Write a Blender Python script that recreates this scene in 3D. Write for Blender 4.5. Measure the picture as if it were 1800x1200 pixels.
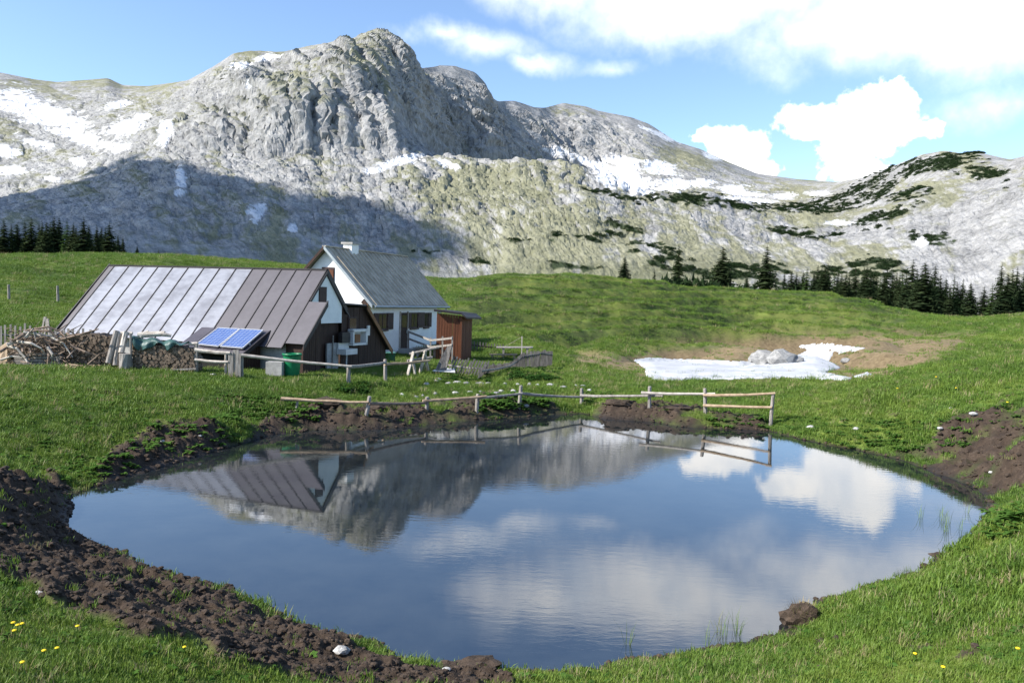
import bpy, bmesh, math, random
import numpy as np
from mathutils import Matrix, Vector
random.seed(7); RNG = np.random.default_rng(11)
SC = bpy.context.scene
for o in list(bpy.data.objects): bpy.data.objects.remove(o)
COL = SC.collection
R = math.radians
# ------------------------------------------------------------------ camera
F = 1400.; H = 3.6                       # focal length in photo pixels, eye height above the water
PITCH = R(3.23); ROLL = R(1.85)
cam = bpy.data.cameras.new('camera'); camo = bpy.data.objects.new('camera', cam); COL.objects.link(camo)
cam.sensor_width = 36; cam.lens = 28; cam.clip_start = .1; cam.clip_end = 20000
camo.matrix_world = Matrix.Translation((0, 0, H)) @ Matrix.Rotation(math.pi/2-PITCH, 4, 'X') @ Matrix.Rotation(ROLL, 4, 'Z')
SC.camera = camo
# ------------------------------------------------------------------ sky, sun, exposure
SUN_EL = R(38); SUN_AZ = R(-110)         # azimuth clockwise from +Y
SDIR = np.array([math.sin(SUN_AZ)*math.cos(SUN_EL), math.cos(SUN_AZ)*math.cos(SUN_EL), math.sin(SUN_EL)])
SC.view_settings.view_transform = 'Standard'; SC.view_settings.look = 'None'
SC.view_settings.exposure = .85; SC.view_settings.gamma = 1; SC.view_settings.use_curve_mapping = False
sl = bpy.data.lights.new('sun', 'SUN'); sl.energy = 5.0; sl.angle = R(.53); sl.color = (1, .95, .87)
so = bpy.data.objects.new('sun', sl); COL.objects.link(so)
so.rotation_euler = Vector(SDIR).to_track_quat('Z', 'Y').to_euler(); so.location = Vector(SDIR)*60
# --- pixel helpers (photo is 1800 x 1200)
def _rx(a): c, s = math.cos(a), math.sin(a); return np.array([[1,0,0],[0,c,-s],[0,s,c]])
def _rz(a): c, s = math.cos(a), math.sin(a); return np.array([[c,-s,0],[s,c,0],[0,0,1]])
MC = _rx(math.pi/2-PITCH) @ _rz(ROLL); CAM = np.array([0, 0, H])
def ray(px, py):
    d = MC @ np.array([(px-900)/F, -(py-600)/F, -1.]); return d/np.linalg.norm(d)
def azel(px, py):
    d = ray(px, py); return math.atan2(d[0], d[1]), math.atan2(d[2], math.hypot(d[0], d[1]))
def projn(P):
    q = (np.asarray(P)-CAM) @ MC; w = np.maximum(-q[..., 2], 1e-3)
    return 900+F*q[..., 0]/w, 600-F*q[..., 1]/w
def onz(px, py, z): d = ray(px, py); return CAM+d*((z-H)/d[2])
def ydepth(px, py, y): d = ray(px, py); return CAM+d*(y/d[1])
def onplane(px, py, p0, n): d = ray(px, py); return CAM+d*(np.dot(np.asarray(p0)-CAM, n)/np.dot(d, n))

world = bpy.data.worlds.new('World'); SC.world = world; world.use_nodes = True
NT = world.node_tree; NT.nodes.clear()
class N:
    """tiny node helper"""
    def __init__(s, nt): s.nt = nt
    def n(s, typ, ins=None, **kw):
        nd = s.nt.nodes.new(typ)
        for k, v in kw.items(): setattr(nd, k, v)
        for k, v in (ins or {}).items():
            if hasattr(v, 'is_output'): s.nt.links.new(v, nd.inputs[k])
            else: nd.inputs[k].default_value = v
        return nd
    def m(s, op, a, b=0., c=0., clamp=False):
        nd = s.n('ShaderNodeMath', {0: a, 1: b, 2: c}, operation=op); nd.use_clamp = clamp; return nd.outputs[0]
    def v(s, op, a, b=(0,0,0), out=0):
        return s.n('ShaderNodeVectorMath', {0: a, 1: b}, operation=op).outputs[out]
    def noise(s, vec, scale, detail=4., rough=.55, dist=0., out='Fac', dim='3D'):
        return s.n('ShaderNodeTexNoise', {'Vector': vec, 'Scale': scale, 'Detail': detail, 'Roughness': rough, 'Distortion': dist}, noise_dimensions=dim).outputs[out]
    def ss(s, x, a, b):
        return s.n('ShaderNodeMapRange', {'Value': x, 'From Min': a, 'From Max': b, 'To Min': 0., 'To Max': 1.}, interpolation_type='SMOOTHSTEP').outputs[0]
    def mix(s, f, a, b):
        return s.n('ShaderNodeMix', {0: f, 6: a, 7: b}, data_type='RGBA').outputs[2]
    def ramp(s, f, stops):
        nd = s.n('ShaderNodeValToRGB', {0: f}); cr = nd.color_ramp
        while len(cr.elements) < len(stops): cr.elements.new(.5)
        for e, (p, c) in zip(cr.elements, stops): e.position = p; e.color = (*c, 1)
        return nd.outputs[0]
w = N(NT)
sky = w.n('ShaderNodeTexSky', sky_type='NISHITA', sun_disc=False, sun_elevation=SUN_EL, sun_rotation=SUN_AZ % (2*math.pi), altitude=1500., air_density=1., dust_density=1.3, ozone_density=2.6)
tc = w.n('ShaderNodeTexCoord').outputs['Generated']
sep = w.n('ShaderNodeSeparateXYZ', {0: tc})
az = w.m('ARCTAN2', sep.outputs[0], sep.outputs[1]); el = w.m('ARCSINE', sep.outputs[2])
ae = w.n('ShaderNodeCombineXYZ', {0: az, 1: el}).outputs[0]
wn = w.noise(tc, 9., 5., .6, out='Color')
warp = w.v('MULTIPLY', w.v('SUBTRACT', wn, (.5, .5, .5)), (.10, .06, 0))
aew = w.v('ADD', ae, warp)
def blobs(lst):
    acc = None
    for (px, py, rx, ry, wt) in lst:
        a, e = azel(px, py)
        q = w.v('MULTIPLY', w.v('SUBTRACT', aew, (a, e, 0)), (F/rx, F/ry, 0))
        f = w.m('MULTIPLY', w.m('SUBTRACT', 1., w.v('LENGTH', q, out=1)), wt)
        acc = f if acc is None else w.m('MAXIMUM', acc, f)
    return acc
bank = blobs([(1250,-20,470,105,1.),(1560,20,360,115,1.),(1740,50,190,95,.9),(1000,-15,240,70,.9),(1790,170,170,55,.45),(850,80,150,45,.8),(940,102,100,30,.7),(765,66,90,32,.7),(1075,118,70,18,.4)])
cum = blobs([(1290,262,75,52,1.),(1262,246,48,28,1.),(1335,300,60,24,.8),(1535,208,80,60,1.),(1545,175,52,38,1.),(1500,258,60,44,1.),(1435,212,58,34,.9),(1600,222,52,24,.7),(1510,300,50,26,.8)])
fb = w.noise(tc, 14., 8., .58); fc = w.noise(tc, 34., 8., .6)
bm_ = w.ss(w.m('ADD', bank, w.m('MULTIPLY', w.m('SUBTRACT', fb, .5), 1.0)), .0, .95)
cm_ = w.ss(w.m('ADD', cum, w.m('MULTIPLY', w.m('SUBTRACT', fc, .5), 1.2)), .10, .36)
mask = w.m('MAXIMUM', w.m('MULTIPLY', bm_, .78), cm_)
shade = w.noise(tc, 20., 5., .55)
ccol = w.mix(w.ss(shade, .32, .62), (.74, .79, .86, 1), (1., .99, .97, 1))
bg1 = w.n('ShaderNodeBackground', {0: sky.outputs[0], 1: .15}); bg2 = w.n('ShaderNodeBackground', {0: ccol, 1: 1.15})
mx = w.n('ShaderNodeMixShader', {0: mask, 1: bg1.outputs[0], 2: bg2.outputs[0]})
w.n('ShaderNodeOutputWorld', {0: mx.outputs[0]})
SC.render.engine = 'CYCLES'

# ------------------------------------------------------------------ numpy noise
_perm = RNG.permutation(512); _g3 = RNG.normal(size=(512, 3)); _g3 /= np.linalg.norm(_g3, axis=1)[:, None]
def pn(x, y, z=None):
    """gradient noise, about -1..1"""
    x = np.asarray(x, float); y = np.asarray(y, float); z = np.zeros_like(x) if z is None else np.asarray(z, float)
    xi, yi, zi = np.floor(x).astype(int), np.floor(y).astype(int), np.floor(z).astype(int)
    fx, fy, fz = x-xi, y-yi, z-zi
    u, v, t = [f*f*f*(f*(f*6-15)+10) for f in (fx, fy, fz)]
    def g(i, j, k):
        h = _perm[(_perm[(_perm[(xi+i) & 511]+yi+j) & 511]+zi+k) & 511]
        gr = _g3[h]; return gr[..., 0]*(fx-i)+gr[..., 1]*(fy-j)+gr[..., 2]*(fz-k)
    l = lambda a, b, t: a+(b-a)*t
    return 1.6*l(l(l(g(0,0,0), g(1,0,0), u), l(g(0,1,0), g(1,1,0), u), v), l(l(g(0,0,1), g(1,0,1), u), l(g(0,1,1), g(1,1,1), u), v), t)
def fbm(x, y, z=None, o=4, gain=.5, ridged=False):
    s = 0; a = 1.; f = 1.; tot = 0
    for i in range(o):
        n = pn(x*f+i*7.3, y*f-i*3.1, None if z is None else z*f+i*1.7)
        s = s+a*((1-2*np.abs(n)) if ridged else n); tot += a; a *= gain; f *= 2.03
    return s/tot
def sstep(x, a, b):
    t = np.clip((x-a)/(b-a), 0, 1); return t*t*(3-2*t)
def sdpoly(x, y, poly):
    """signed distance to polygon, positive outside"""
    P = np.asarray(poly, float); Q = np.roll(P, -1, axis=0); d = np.full(x.shape, 1e9); ins = np.zeros(x.shape, bool)
    for (ax, ay), (bx, by) in zip(P, Q):
        ex, ey = bx-ax, by-ay; t = np.clip(((x-ax)*ex+(y-ay)*ey)/(ex*ex+ey*ey+1e-12), 0, 1)
        d = np.minimum(d, (x-ax-t*ex)**2+(y-ay-t*ey)**2)
        c = ((ay > y) != (by > y)); xx = ax+(y-ay)*ex/(ey if abs(ey) > 1e-12 else 1e-12); ins ^= c & (x < xx)
    d = np.sqrt(d); return np.where(ins, -d, d)

# ------------------------------------------------------------------ terrain function
SHORE = [(124,869),(196,846),(289,820),(355,799),(467,767),(551,756),(640,757),(745,748),(835,740),(900,735),(960,729),(1030,727),(1062,737),(1100,739),(1150,742),(1185,749),(1240,753),(1300,755),(1355,758),(1420,775),(1500,790),(1580,806),(1640,830),(1700,850),(1730,868),(1737,895),(1715,925),(1690,955),(1640,985),(1620,1004),(1560,1020),(1500,1036),(1440,1056),(1392,1083),(1380,1106),(1300,1130),(1200,1146),(1100,1160),(1050,1172),(985,1180),(878,1174),(781,1168),(696,1157),(657,1124),(571,1110),(478,1071),(400,1033),(273,1004),(215,971),(126,939)]
POND = [tuple(onz(px, py, 0)[:2]) for px, py in SHORE]
CT = []
def c3(px, py, d):
    r_ = ray(px, py); k = d/math.hypot(r_[0], r_[1]); CT.append(CAM+r_*k)
for q in [(0,1200,5.3),(250,1200,5.6),(500,1200,6.4),(750,1200,6.9),(900,1200,7.0),(1100,1200,6.8),(1300,1200,6.5),(1500,1200,6.2),(1800,1200,5.5),
    (0,1100,6.6),(250,1100,6.9),(0,1000,8.3),(0,900,11.),(0,850,12.7),(0,800,15.),(0,720,19.5),(0,650,26.5),(100,648,27.),(345,658,25.3),(200,652,26.),(430,661,25.),(513,663,25.5),(613,678,24.5),(678,672,25.4),(250,720,20.),(500,700,22.5),(430,735,20.),
    (1500,1080,8.7),(1300,1165,7.4),(1650,1100,7.3),(1800,1050,7.8),(1700,1000,9.2),(1800,950,10.5),(1800,870,13.5),(1800,760,19.),(1800,700,23.),(1800,630,30.),
    (1640,790,19.),(1640,700,25.),(1640,642,33.),(1640,620,52.),(1640,580,75.),(1650,557,95.),(1500,765,20.9),(1500,720,25.),(1500,668,32.),(1480,650,44.),(1300,665,34.),(1300,655,43.),(1300,632,52.),
    (1450,640,50.),(1450,608,62.),(1300,600,64.),(1150,650,44.),(1150,630,50.),(1150,600,60.),(1115,668,33.),(1000,690,27.),(1000,660,32.),(1000,620,44.),(900,650,31.),(900,600,50.),
    (900,550,63.),(900,490,82.),(1100,497,82.),(1100,560,64.),(1200,510,85.),(1280,515,88.),(1300,560,75.),(1440,522,95.),(1440,580,72.),(1550,540,98.),(1750,554,105.),(1800,543,110.),(790,490,80.),
    (535,468,85.),(350,452,88.),(200,447,88.),(0,450,85.),(101,531,52.),(15,528,52.),(0,570,40.),(100,575,39.),(560,661,26.3),(712,616,40.5),(790,634,38.),(700,690,25.5),(820,640,34.),(1300,720,25.5)]: c3(*q)
for p in [(0,0,1.95),(0,-4,2.3),(3,1,1.9),(-3,1,1.8),(6,-3,2.2),(-6,-3,2.),(14,10,1.6),(20,18,2.),(-12,10,1.0),(-16,18,.9),(-14,38,1.1),(-18,33,1.),(-5,44,1.),(26,42,.6),(30,60,1.2),(-30,30,1.6),(-50,60,5),(60,60,4)]: CT.append(np.array(p, float))
for px_, py_, d_ in [(790,490,80.),(900,490,82.),(1000,492,82.),(1100,497,82.),(1200,510,85.),(1280,515,88.),(1440,522,95.),(1550,540,98.),(1650,557,95.),(535,468,85.),(440,459,87.),(350,452,88.),(200,447,88.),(100,448,87.),(0,450,85.),(650,478,83.)]:
    if (px_, py_) in ((1000,492),(440,459),(100,448),(650,478)): c3(px_, py_, d_)
    for k_, dz_ in ((1.12, .5), (1.3, 1.8)): r_ = ray(px_, py_); q_ = CAM+r_*(d_*k_/math.hypot(r_[0], r_[1])); CT.append(q_-np.array([0, 0, dz_]))
_cx, _cy = np.mean([p[0] for p in POND]), np.mean([p[1] for p in POND])
for i, (x, y) in enumerate(POND):
    CT.append(np.array([x, y, .06])); L_ = math.hypot(x-_cx, y-_cy)
    h = .3 if 19 <= i <= 33 else .2
    CT.append(np.array([x+(x-_cx)/L_*.8, y+(y-_cy)/L_*.8, h]))
CT = np.array(CT)
def _lp(x, y):
    r_ = np.sqrt(x*x+y*y)+1.5; return np.arctan2(x, y+1e-9)*2.2, np.log(r_)*2.2
_a, _b = _lp(CT[:, 0], CT[:, 1])
def _phi(r2): return .5*r2*np.log(r2+1e-12)
_n = len(CT); _K = _phi((_a[:, None]-_a)**2+(_b[:, None]-_b)**2)+np.eye(_n)*.004
_P = np.stack([np.ones(_n), _a, _b], 1); _A = np.block([[_K, _P], [_P.T, np.zeros((3, 3))]])
_W = np.linalg.solve(_A, np.concatenate([CT[:, 2], np.zeros(3)]))
def tps(x, y):
    a, b = _lp(x, y); out = _W[_n]+_W[_n+1]*a+_W[_n+2]*b
    for i in range(_n): out = out+_W[i]*_phi((a-_a[i])**2+(b-_b[i])**2)
    return out
MUDP = [[(-60,840),(110,848),(150,870),(150,900),(126,945),(215,975),(275,1010),(400,1040),(475,1078),(570,1118),(690,1165),(885,1182),(900,1205),(640,1215),(470,1190),(330,1130),(160,1095),(60,1040),(-60,1010)],
    [(150,862),(180,815),(255,770),(275,738),(330,738),(420,752),(500,738),(550,712),(640,722),(760,715),(870,695),(970,712),(1010,738),(900,748),(740,760),(550,770),(460,780),(290,835)],
    [(1030,730),(1060,712),(1100,715),(1180,710),(1240,726),(1350,738),(1340,765),(1240,760),(1040,748)],
    [(1650,745),(1740,722),(1820,715),(1820,860),(1740,868),(1690,848),(1600,810),(1400,780),(1410,768),(1560,790),(1640,790)]]
SNOWP = [[(1112,632),(1140,629),(1230,632),(1320,636),(1345,640),(1390,630),(1418,616),(1402,608),(1430,604),(1470,606),(1520,612),(1505,616),(1465,619),(1458,635),(1478,646),(1450,655),(1500,665),(1490,669),(1380,664),(1240,668),(1150,669),(1136,661),(1134,648)],
    [(1500,662),(1525,655),(1534,659),(1512,665)]]
DRYP = [(1000,612),(1100,618),(1240,603),(1370,588),(1480,584),(1730,588),(1640,640),(1560,668),(1480,675),(1130,672),(1080,655),(1010,640)]
def ground_z(x, y, detail=True):
    x = np.asarray(x, float); y = np.asarray(y, float); sh = x.shape; x = x.ravel(); y = y.ravel()
    r_ = np.hypot(x, y); z = tps(x, y)
    far = sstep(r_, 100, 150); z = z*(1-far)+far*np.minimum(z, 2.)-far*5.
    if detail:
        z = z+(.05*fbm(x*.9, y*.9, o=3)+.16*fbm(x*.16+5, y*.16, o=3)*sstep(r_, 12, 40))
        hill = sstep(r_, 38, 55)*(1-sstep(r_, 100, 130)); px, py = projn(np.stack([x, y, z], 1))
        ter = np.sin((z*2.6+1.2*fbm(x*.06, y*.06, o=2))*2*math.pi*.62)
        z = z+hill*(1.1*(1-sstep(r_, 70, 84))*fbm(x*.075+3, y*.075, o=2)+.62*ter*sstep(px, 780, 900)*(1-sstep(px, 1500, 1650))+.16*fbm(x*.4, y*.4, o=3))
    near = r_ < 45
    s = np.full(x.shape, 50.); s[near] = sdpoly(x[near], y[near], POND)
    s = s+np.where(near, .10*fbm(x*2.2, y*2.2, o=3)+.05*pn(x*7, y*7), 0)
    m = np.zeros_like(x)
    if detail:
        px, py = projn(np.stack([x, y, z], 1)); w_ = 26*fbm(x*1.3, y*1.3, o=4)*np.clip(12/np.maximum(r_, 4), .3, 1.6)
        for P in MUDP:
            k = near; mm = np.zeros_like(x); mm[k] = 1-sstep(sdpoly(px[k], py[k], P)+w_[k], -6, 8); m = np.maximum(m, mm)
        m = m*np.where((px > 1000) | (py < 790), .3+.7*sstep(fbm(x*.8+2, y*.8, o=3), -.38, .02), 1.)
        bare = sstep(fbm(x*1.7+9, y*1.7, o=3), .32, .45)*sstep(px, 1250, 1400)*(r_ < 34)*.8
        m = np.maximum(m, bare*(y > 2)); m = np.maximum(m, (1-sstep(s, .03, .2))*near*.9)
        lump = .13*fbm(x*2.6, y*2.6, o=2, ridged=True)+.075*fbm(x*7, y*7, o=3, ridged=True)
        z = z+m*lump*np.clip(r_/9, .7, 1.3)-bare*.05
    zl = np.maximum(z, .03+.12*sstep(s, 0, .5)); bank = sstep(s, -.02, .55)
    z2 = np.where(s > 0, .02+(zl-.02)*bank, -.05-.45*sstep(-s, 0, 1.6)); z = np.where(near, z2, z)
    return (z.reshape(sh), m.reshape(sh), s.reshape(sh)) if detail else z.reshape(sh)
def gz(x, y): return float(ground_z(np.array([x]), np.array([y]))[0][0])
def G(px, py, dmin=3., dmax=115.):
    """where the sight line through a pixel meets the terrain"""
    d = ray(px, py); t = np.geomspace(dmin, dmax, 700)/math.hypot(d[0], d[1]); P = CAM+d*t[:, None]
    z, m, s = ground_z(P[:, 0], P[:, 1]); hit = np.nonzero(P[:, 2] <= np.maximum(z, 0))[0]
    i = hit[0] if len(hit) else len(t)-1
    p = P[i]; return np.array([p[0], p[1], max(z[i], 0)])

# ------------------------------------------------------------------ building blocks
def tag(o, label=None, cat=None, group=None, kind=None):
    for k, v in (('label', label), ('category', cat), ('group', group), ('kind', kind)):
        if v: o[k] = v
    return o
def origin(o):
    p = np.zeros(3)
    while o is not None: p = p+np.array(o.location); o = o.parent
    return p
def thing(name, label, cat, loc, group=None):
    o = bpy.data.objects.new(name, None); COL.objects.link(o); o.location = [float(c) for c in loc]; o.empty_display_size = .2
    return tag(o, label, cat, group)
def make(name, V, Fc, mat, parent=None, smooth=False, loc=None):
    V = np.asarray(V, float); off = origin(parent) if parent is not None else np.zeros(3)
    if loc is not None: l = np.asarray(loc, float); V = V-l
    else: l = off
    if loc is None: V = V-off
    me = bpy.data.meshes.new(name); me.from_pydata([tuple(v) for v in V], [], [tuple(f) for f in Fc]); me.update()
    if smooth: me.polygons.foreach_set('use_smooth', [True]*len(me.polygons))
    if mat is not None: me.materials.append(mat)
    o = bpy.data.objects.new(name, me); COL.objects.link(o)
    if parent is not None: o.parent = parent; o.location = l-off
    elif loc is not None: o.location = l
    return o
class MB:
    def __init__(s): s.V = []; s.F = []
    def add(s, V, Fc):
        b = len(s.V); s.V += [np.asarray(v, float) for v in V]; s.F += [tuple(i+b for i in f) for f in Fc]; return s
    def hexa(s, P):          # 8 points: bottom 4, top 4
        return s.add(P, [(3,2,1,0),(4,5,6,7),(0,1,5,4),(1,2,6,5),(2,3,7,6),(3,0,4,7)])
    def slab(s, quad, n):    # quad extruded by vector n
        q = [np.asarray(p, float) for p in quad]; n = np.asarray(n, float); return s.hexa(q+[p+n for p in q])
    def beam(s, p0, p1, w_, h_, up=(0,0,1)):
        p0, p1 = np.asarray(p0, float), np.asarray(p1, float); d = p1-p0; d = d/np.linalg.norm(d); up = np.asarray(up, float)
        if abs(d@up) > .97: up = np.array([0, 1., 0])
        a = np.cross(d, up); a /= np.linalg.norm(a); b = np.cross(a, d)
        c = [(-1,-1),(1,-1),(1,1),(-1,1)]
        return s.hexa([p0+a*i*w_/2+b*j*h_/2 for i, j in c]+[p1+a*i*w_/2+b*j*h_/2 for i, j in c])
    def tube(s, pts, rad, n=7, jit=0.):
        pts = [np.asarray(p, float) for p in pts]; rings = []
        for i, p in enumerate(pts):
            d = pts[min(i+1, len(pts)-1)]-pts[max(i-1, 0)]; d = d/np.linalg.norm(d)
            a = np.cross(d, (0, 0, 1.) if abs(d[2]) < .9 else (1., 0, 0)); a /= np.linalg.norm(a); b = np.cross(d, a)
            r_ = rad[i] if hasattr(rad, '__len__') else rad
            rings.append([p+(a*math.cos(t)+b*math.sin(t))*r_*(1+random.uniform(-jit, jit)) for t in [2*math.pi*k/n for k in range(n)]])
        V = [v for rg in rings for v in rg]; Fc = [tuple(range(n-1, -1, -1)), tuple(range((len(pts)-1)*n, len(pts)*n))]
        for i in range(len(pts)-1):
            for k in range(n): Fc.append((i*n+k, i*n+(k+1) % n, (i+1)*n+(k+1) % n, (i+1)*n+k))
        return s.add(V, Fc)
    def obj(s, name, mat, parent=None, smooth=False, loc=None): return make(name, s.V, s.F, mat, parent, smooth, loc)
def mat(name, build):
    m = bpy.data.materials.new(name); m.use_nodes = True; nt = m.node_tree; nt.nodes.clear(); n = N(nt)
    sh = build(n); n.n('ShaderNodeOutputMaterial', {0: sh}); return m
def pbr(n, col, rough=.8, bump=None, bs=.3, bd=.02, metal=0., spec=.4):
    ins = {'Base Color': col, 'Roughness': rough, 'Metallic': metal, 'Specular IOR Level': spec}
    if bump is not None: ins['Normal'] = n.n('ShaderNodeBump', {'Height': bump, 'Strength': bs, 'Distance': bd}).outputs[0]
    return n.n('ShaderNodeBsdfPrincipled', ins).outputs[0]
def pos(n): return n.n('ShaderNodeNewGeometry').outputs['Position']
def c4(c): return (*c, 1)
def m_noise(name, c1, c2, scale=8., rough=.8, bs=.4, bd=.01, stretch=(1,1,1), spec=.3, metal=0., detail=6., lo=.3, hi=.7):
    def b(n):
        p = n.v('MULTIPLY', pos(n), stretch); f = n.noise(p, scale, detail, .6); f2 = n.noise(p, scale*6, 4.)
        return pbr(n, n.mix(n.ss(n.m('ADD', n.m('MULTIPLY', f, .7), n.m('MULTIPLY', f2, .3)), lo, hi), c4(c1), c4(c2)), rough, f2, bs, bd, metal, spec)
    return mat(name, b)
M = {}
M['grey_wood'] = m_noise('weathered_grey_wood', (.13,.115,.10), (.36,.33,.30), 5., .9, .5, .01, (3,3,.5))
M['old_wood'] = m_noise('dark_old_wood', (.05,.045,.04), (.20,.185,.17), 5., .9, .5, .01, (3,3,.5))
M['pale_wood'] = m_noise('bleached_wood', (.28,.24,.20), (.55,.50,.44), 6., .85, .4, .008)
M['fresh_wood'] = m_noise('peeled_wood', (.22,.15,.09), (.42,.32,.22), 7., .8, .3, .006)
M['dark_wood'] = m_noise('dark_stained_planks', (.022,.012,.009), (.06,.032,.022), 4., .75, .5, .01, (4,4,.35))
M['red_wood'] = m_noise('reddish_brown_planks', (.075,.026,.012), (.15,.052,.022), 3., .7, .5, .01, (5,5,.35))
M['brown_board'] = m_noise('brown_bargeboard', (.16,.075,.03), (.26,.13,.06), 4., .7)
M['shutter'] = m_noise('dark_brown_shutter_paint', (.028,.013,.012), (.06,.03,.026), 5., .6)
M['log_end'] = m_noise('split_log', (.05,.037,.027), (.24,.18,.13), 9., .9, .5, .01)
M['bark'] = m_noise('branch_bark', (.10,.065,.045), (.30,.23,.18), 8., .9, .5, .01)
M['plaster'] = m_noise('white_limewashed_plaster', (.66,.66,.65), (.82,.82,.80), 2.2, .9, .35, .01, lo=.15, hi=.6)
M['concrete'] = m_noise('grey_concrete', (.24,.23,.22), (.4,.39,.37), 4., .9)
M['stone'] = m_noise('pale_limestone', (.20,.19,.18), (.58,.57,.54), 6., .9, .6, .02)
M['boulder'] = m_noise('grey_limestone_boulder', (.12,.12,.12), (.36,.355,.34), 3., .9, .6, .03)
M['roof_dark'] = m_noise('brown_violet_sheet_metal', (.055,.049,.058), (.08,.072,.083), 1.3, .5, .1, .01, spec=.4)
M['roof_edge'] = m_noise('dark_metal_edging', (.02,.017,.018), (.04,.034,.035), 3., .5)
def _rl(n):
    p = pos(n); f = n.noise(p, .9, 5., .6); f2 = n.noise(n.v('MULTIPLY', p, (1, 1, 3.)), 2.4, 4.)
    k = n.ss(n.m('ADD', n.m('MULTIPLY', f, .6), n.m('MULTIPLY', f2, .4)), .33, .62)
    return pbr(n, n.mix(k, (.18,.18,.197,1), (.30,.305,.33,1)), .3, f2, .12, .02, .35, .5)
M['roof_light'] = mat('faded_sky_glare_sheet_metal', _rl)  # weathered metal, its base tone also lightened for sky glare
def _rg(n):
    p = pos(n); f = n.noise(p, 1.5, 6., .65); f2 = n.noise(n.v('MULTIPLY', p, (2, 2, .6)), 7., 5.)
    c = n.mix(n.ss(f, .35, .65), (.31,.265,.20,1), (.46,.40,.31,1)); c = n.mix(n.m('MULTIPLY', n.ss(f2, .58, .72), .6), c, (.13,.085,.06,1))
    return pbr(n, c, .6, f2, .2, .01, .1)
M['roof_grey'] = mat('lichen_grey_tin', _rg)
M['gutter'] = m_noise('zinc_gutter', (.25,.28,.29), (.36,.39,.40), 3., .45, metal=.5)
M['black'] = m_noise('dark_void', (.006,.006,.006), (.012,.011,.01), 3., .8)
M['glass'] = m_noise('dark_window_glass', (.01,.012,.014), (.02,.022,.024), 2., .08, .02, spec=.6)
M['green_plastic'] = m_noise('green_plastic', (.0,.12,.045), (.01,.17,.065), 3., .4, .05)
M['teal_plastic'] = m_noise('faded_teal_plastic', (.05,.14,.12), (.08,.2,.17), 3., .5, .05)
M['white_enamel'] = m_noise('white_enamel', (.55,.55,.53), (.66,.66,.65), 3., .3, .05)
M['tarp'] = m_noise('dark_green_tarpaulin', (.02,.055,.052), (.05,.11,.10), 3., .45, .3, .02)
def _sn(n):
    p = pos(n); f = n.noise(p, .5, 7., .65); f2 = n.noise(p, 4., 4.)
    c = n.mix(n.ss(f, .35, .65), (.36,.37,.39,1), (.48,.49,.50,1)); c = n.mix(n.m('MULTIPLY', n.ss(n.noise(p, 1.4, 8., .75), .56, .72), .55), c, (.34,.31,.27,1))
    return pbr(n, c, .75, n.m('ADD', f, n.m('MULTIPLY', f2, .3)), .8, .08, spec=.2)
M['snow'] = mat('old_dirty_snow', _sn)
M['alu'] = m_noise('aluminium_frame', (.6,.6,.6), (.7,.7,.7), 3., .4, metal=.6)
def _sol(n):
    t = n.n('ShaderNodeTexCoord').outputs['UV']
    br = n.n('ShaderNodeTexBrick', {'Vector': t, 'Color1': (.05,.09,.24,1), 'Color2': (.06,.11,.28,1), 'Mortar': (.4,.45,.55,1), 'Scale': 1., 'Mortar Size': .004, 'Brick Width': 1/6, 'Row Height': 1/10}, offset=0.)
    return pbr(n, br.outputs[0], .25, spec=.5)
M['solar'] = mat('blue_solar_cells', _sol)
def _leafy(name, c1, c2, sc=3., tr=.35):
    def b(n):
        oi = n.n('ShaderNodeObjectInfo').outputs['Random']; f = n.noise(pos(n), sc, 3.)
        c = n.mix(n.m('ADD', n.m('MULTIPLY', oi, .5), n.m('MULTIPLY', n.ss(f, .3, .7), .5)), c4(c1), c4(c2))
        d = n.n('ShaderNodeBsdfDiffuse', {0: c}).outputs[0]; t = n.n('ShaderNodeBsdfTranslucent', {0: c}).outputs[0]
        return n.n('ShaderNodeMixShader', {0: tr, 1: d, 2: t}).outputs[0]
    return mat(name, b)
M['spruce'] = _leafy('spruce_needles', (.016,.030,.014), (.055,.075,.032), .4, .15)
M['larch'] = _leafy('larch_needles', (.035,.065,.02), (.06,.10,.03), .4, .2)
M['pine'] = _leafy('dwarf_pine_needles', (.014,.026,.012), (.03,.05,.02), .3, .15)
M['trunk'] = m_noise('spruce_bark', (.05,.035,.025), (.12,.09,.07), 6., .9)
M['dock'] = _leafy('broad_weed_leaves', (.05,.11,.02), (.10,.19,.04), 3., .35)
M['nettle'] = _leafy('dark_nettle_leaves', (.02,.055,.012), (.045,.10,.022), 3., .3)
M['yellow'] = m_noise('dandelion_yellow', (.75,.5,.01), (.85,.62,.02), 20., .7)
M['mud'] = m_noise('dark_mud', (.022,.015,.010), (.075,.052,.036), 9., .85, .6, .02)
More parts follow.
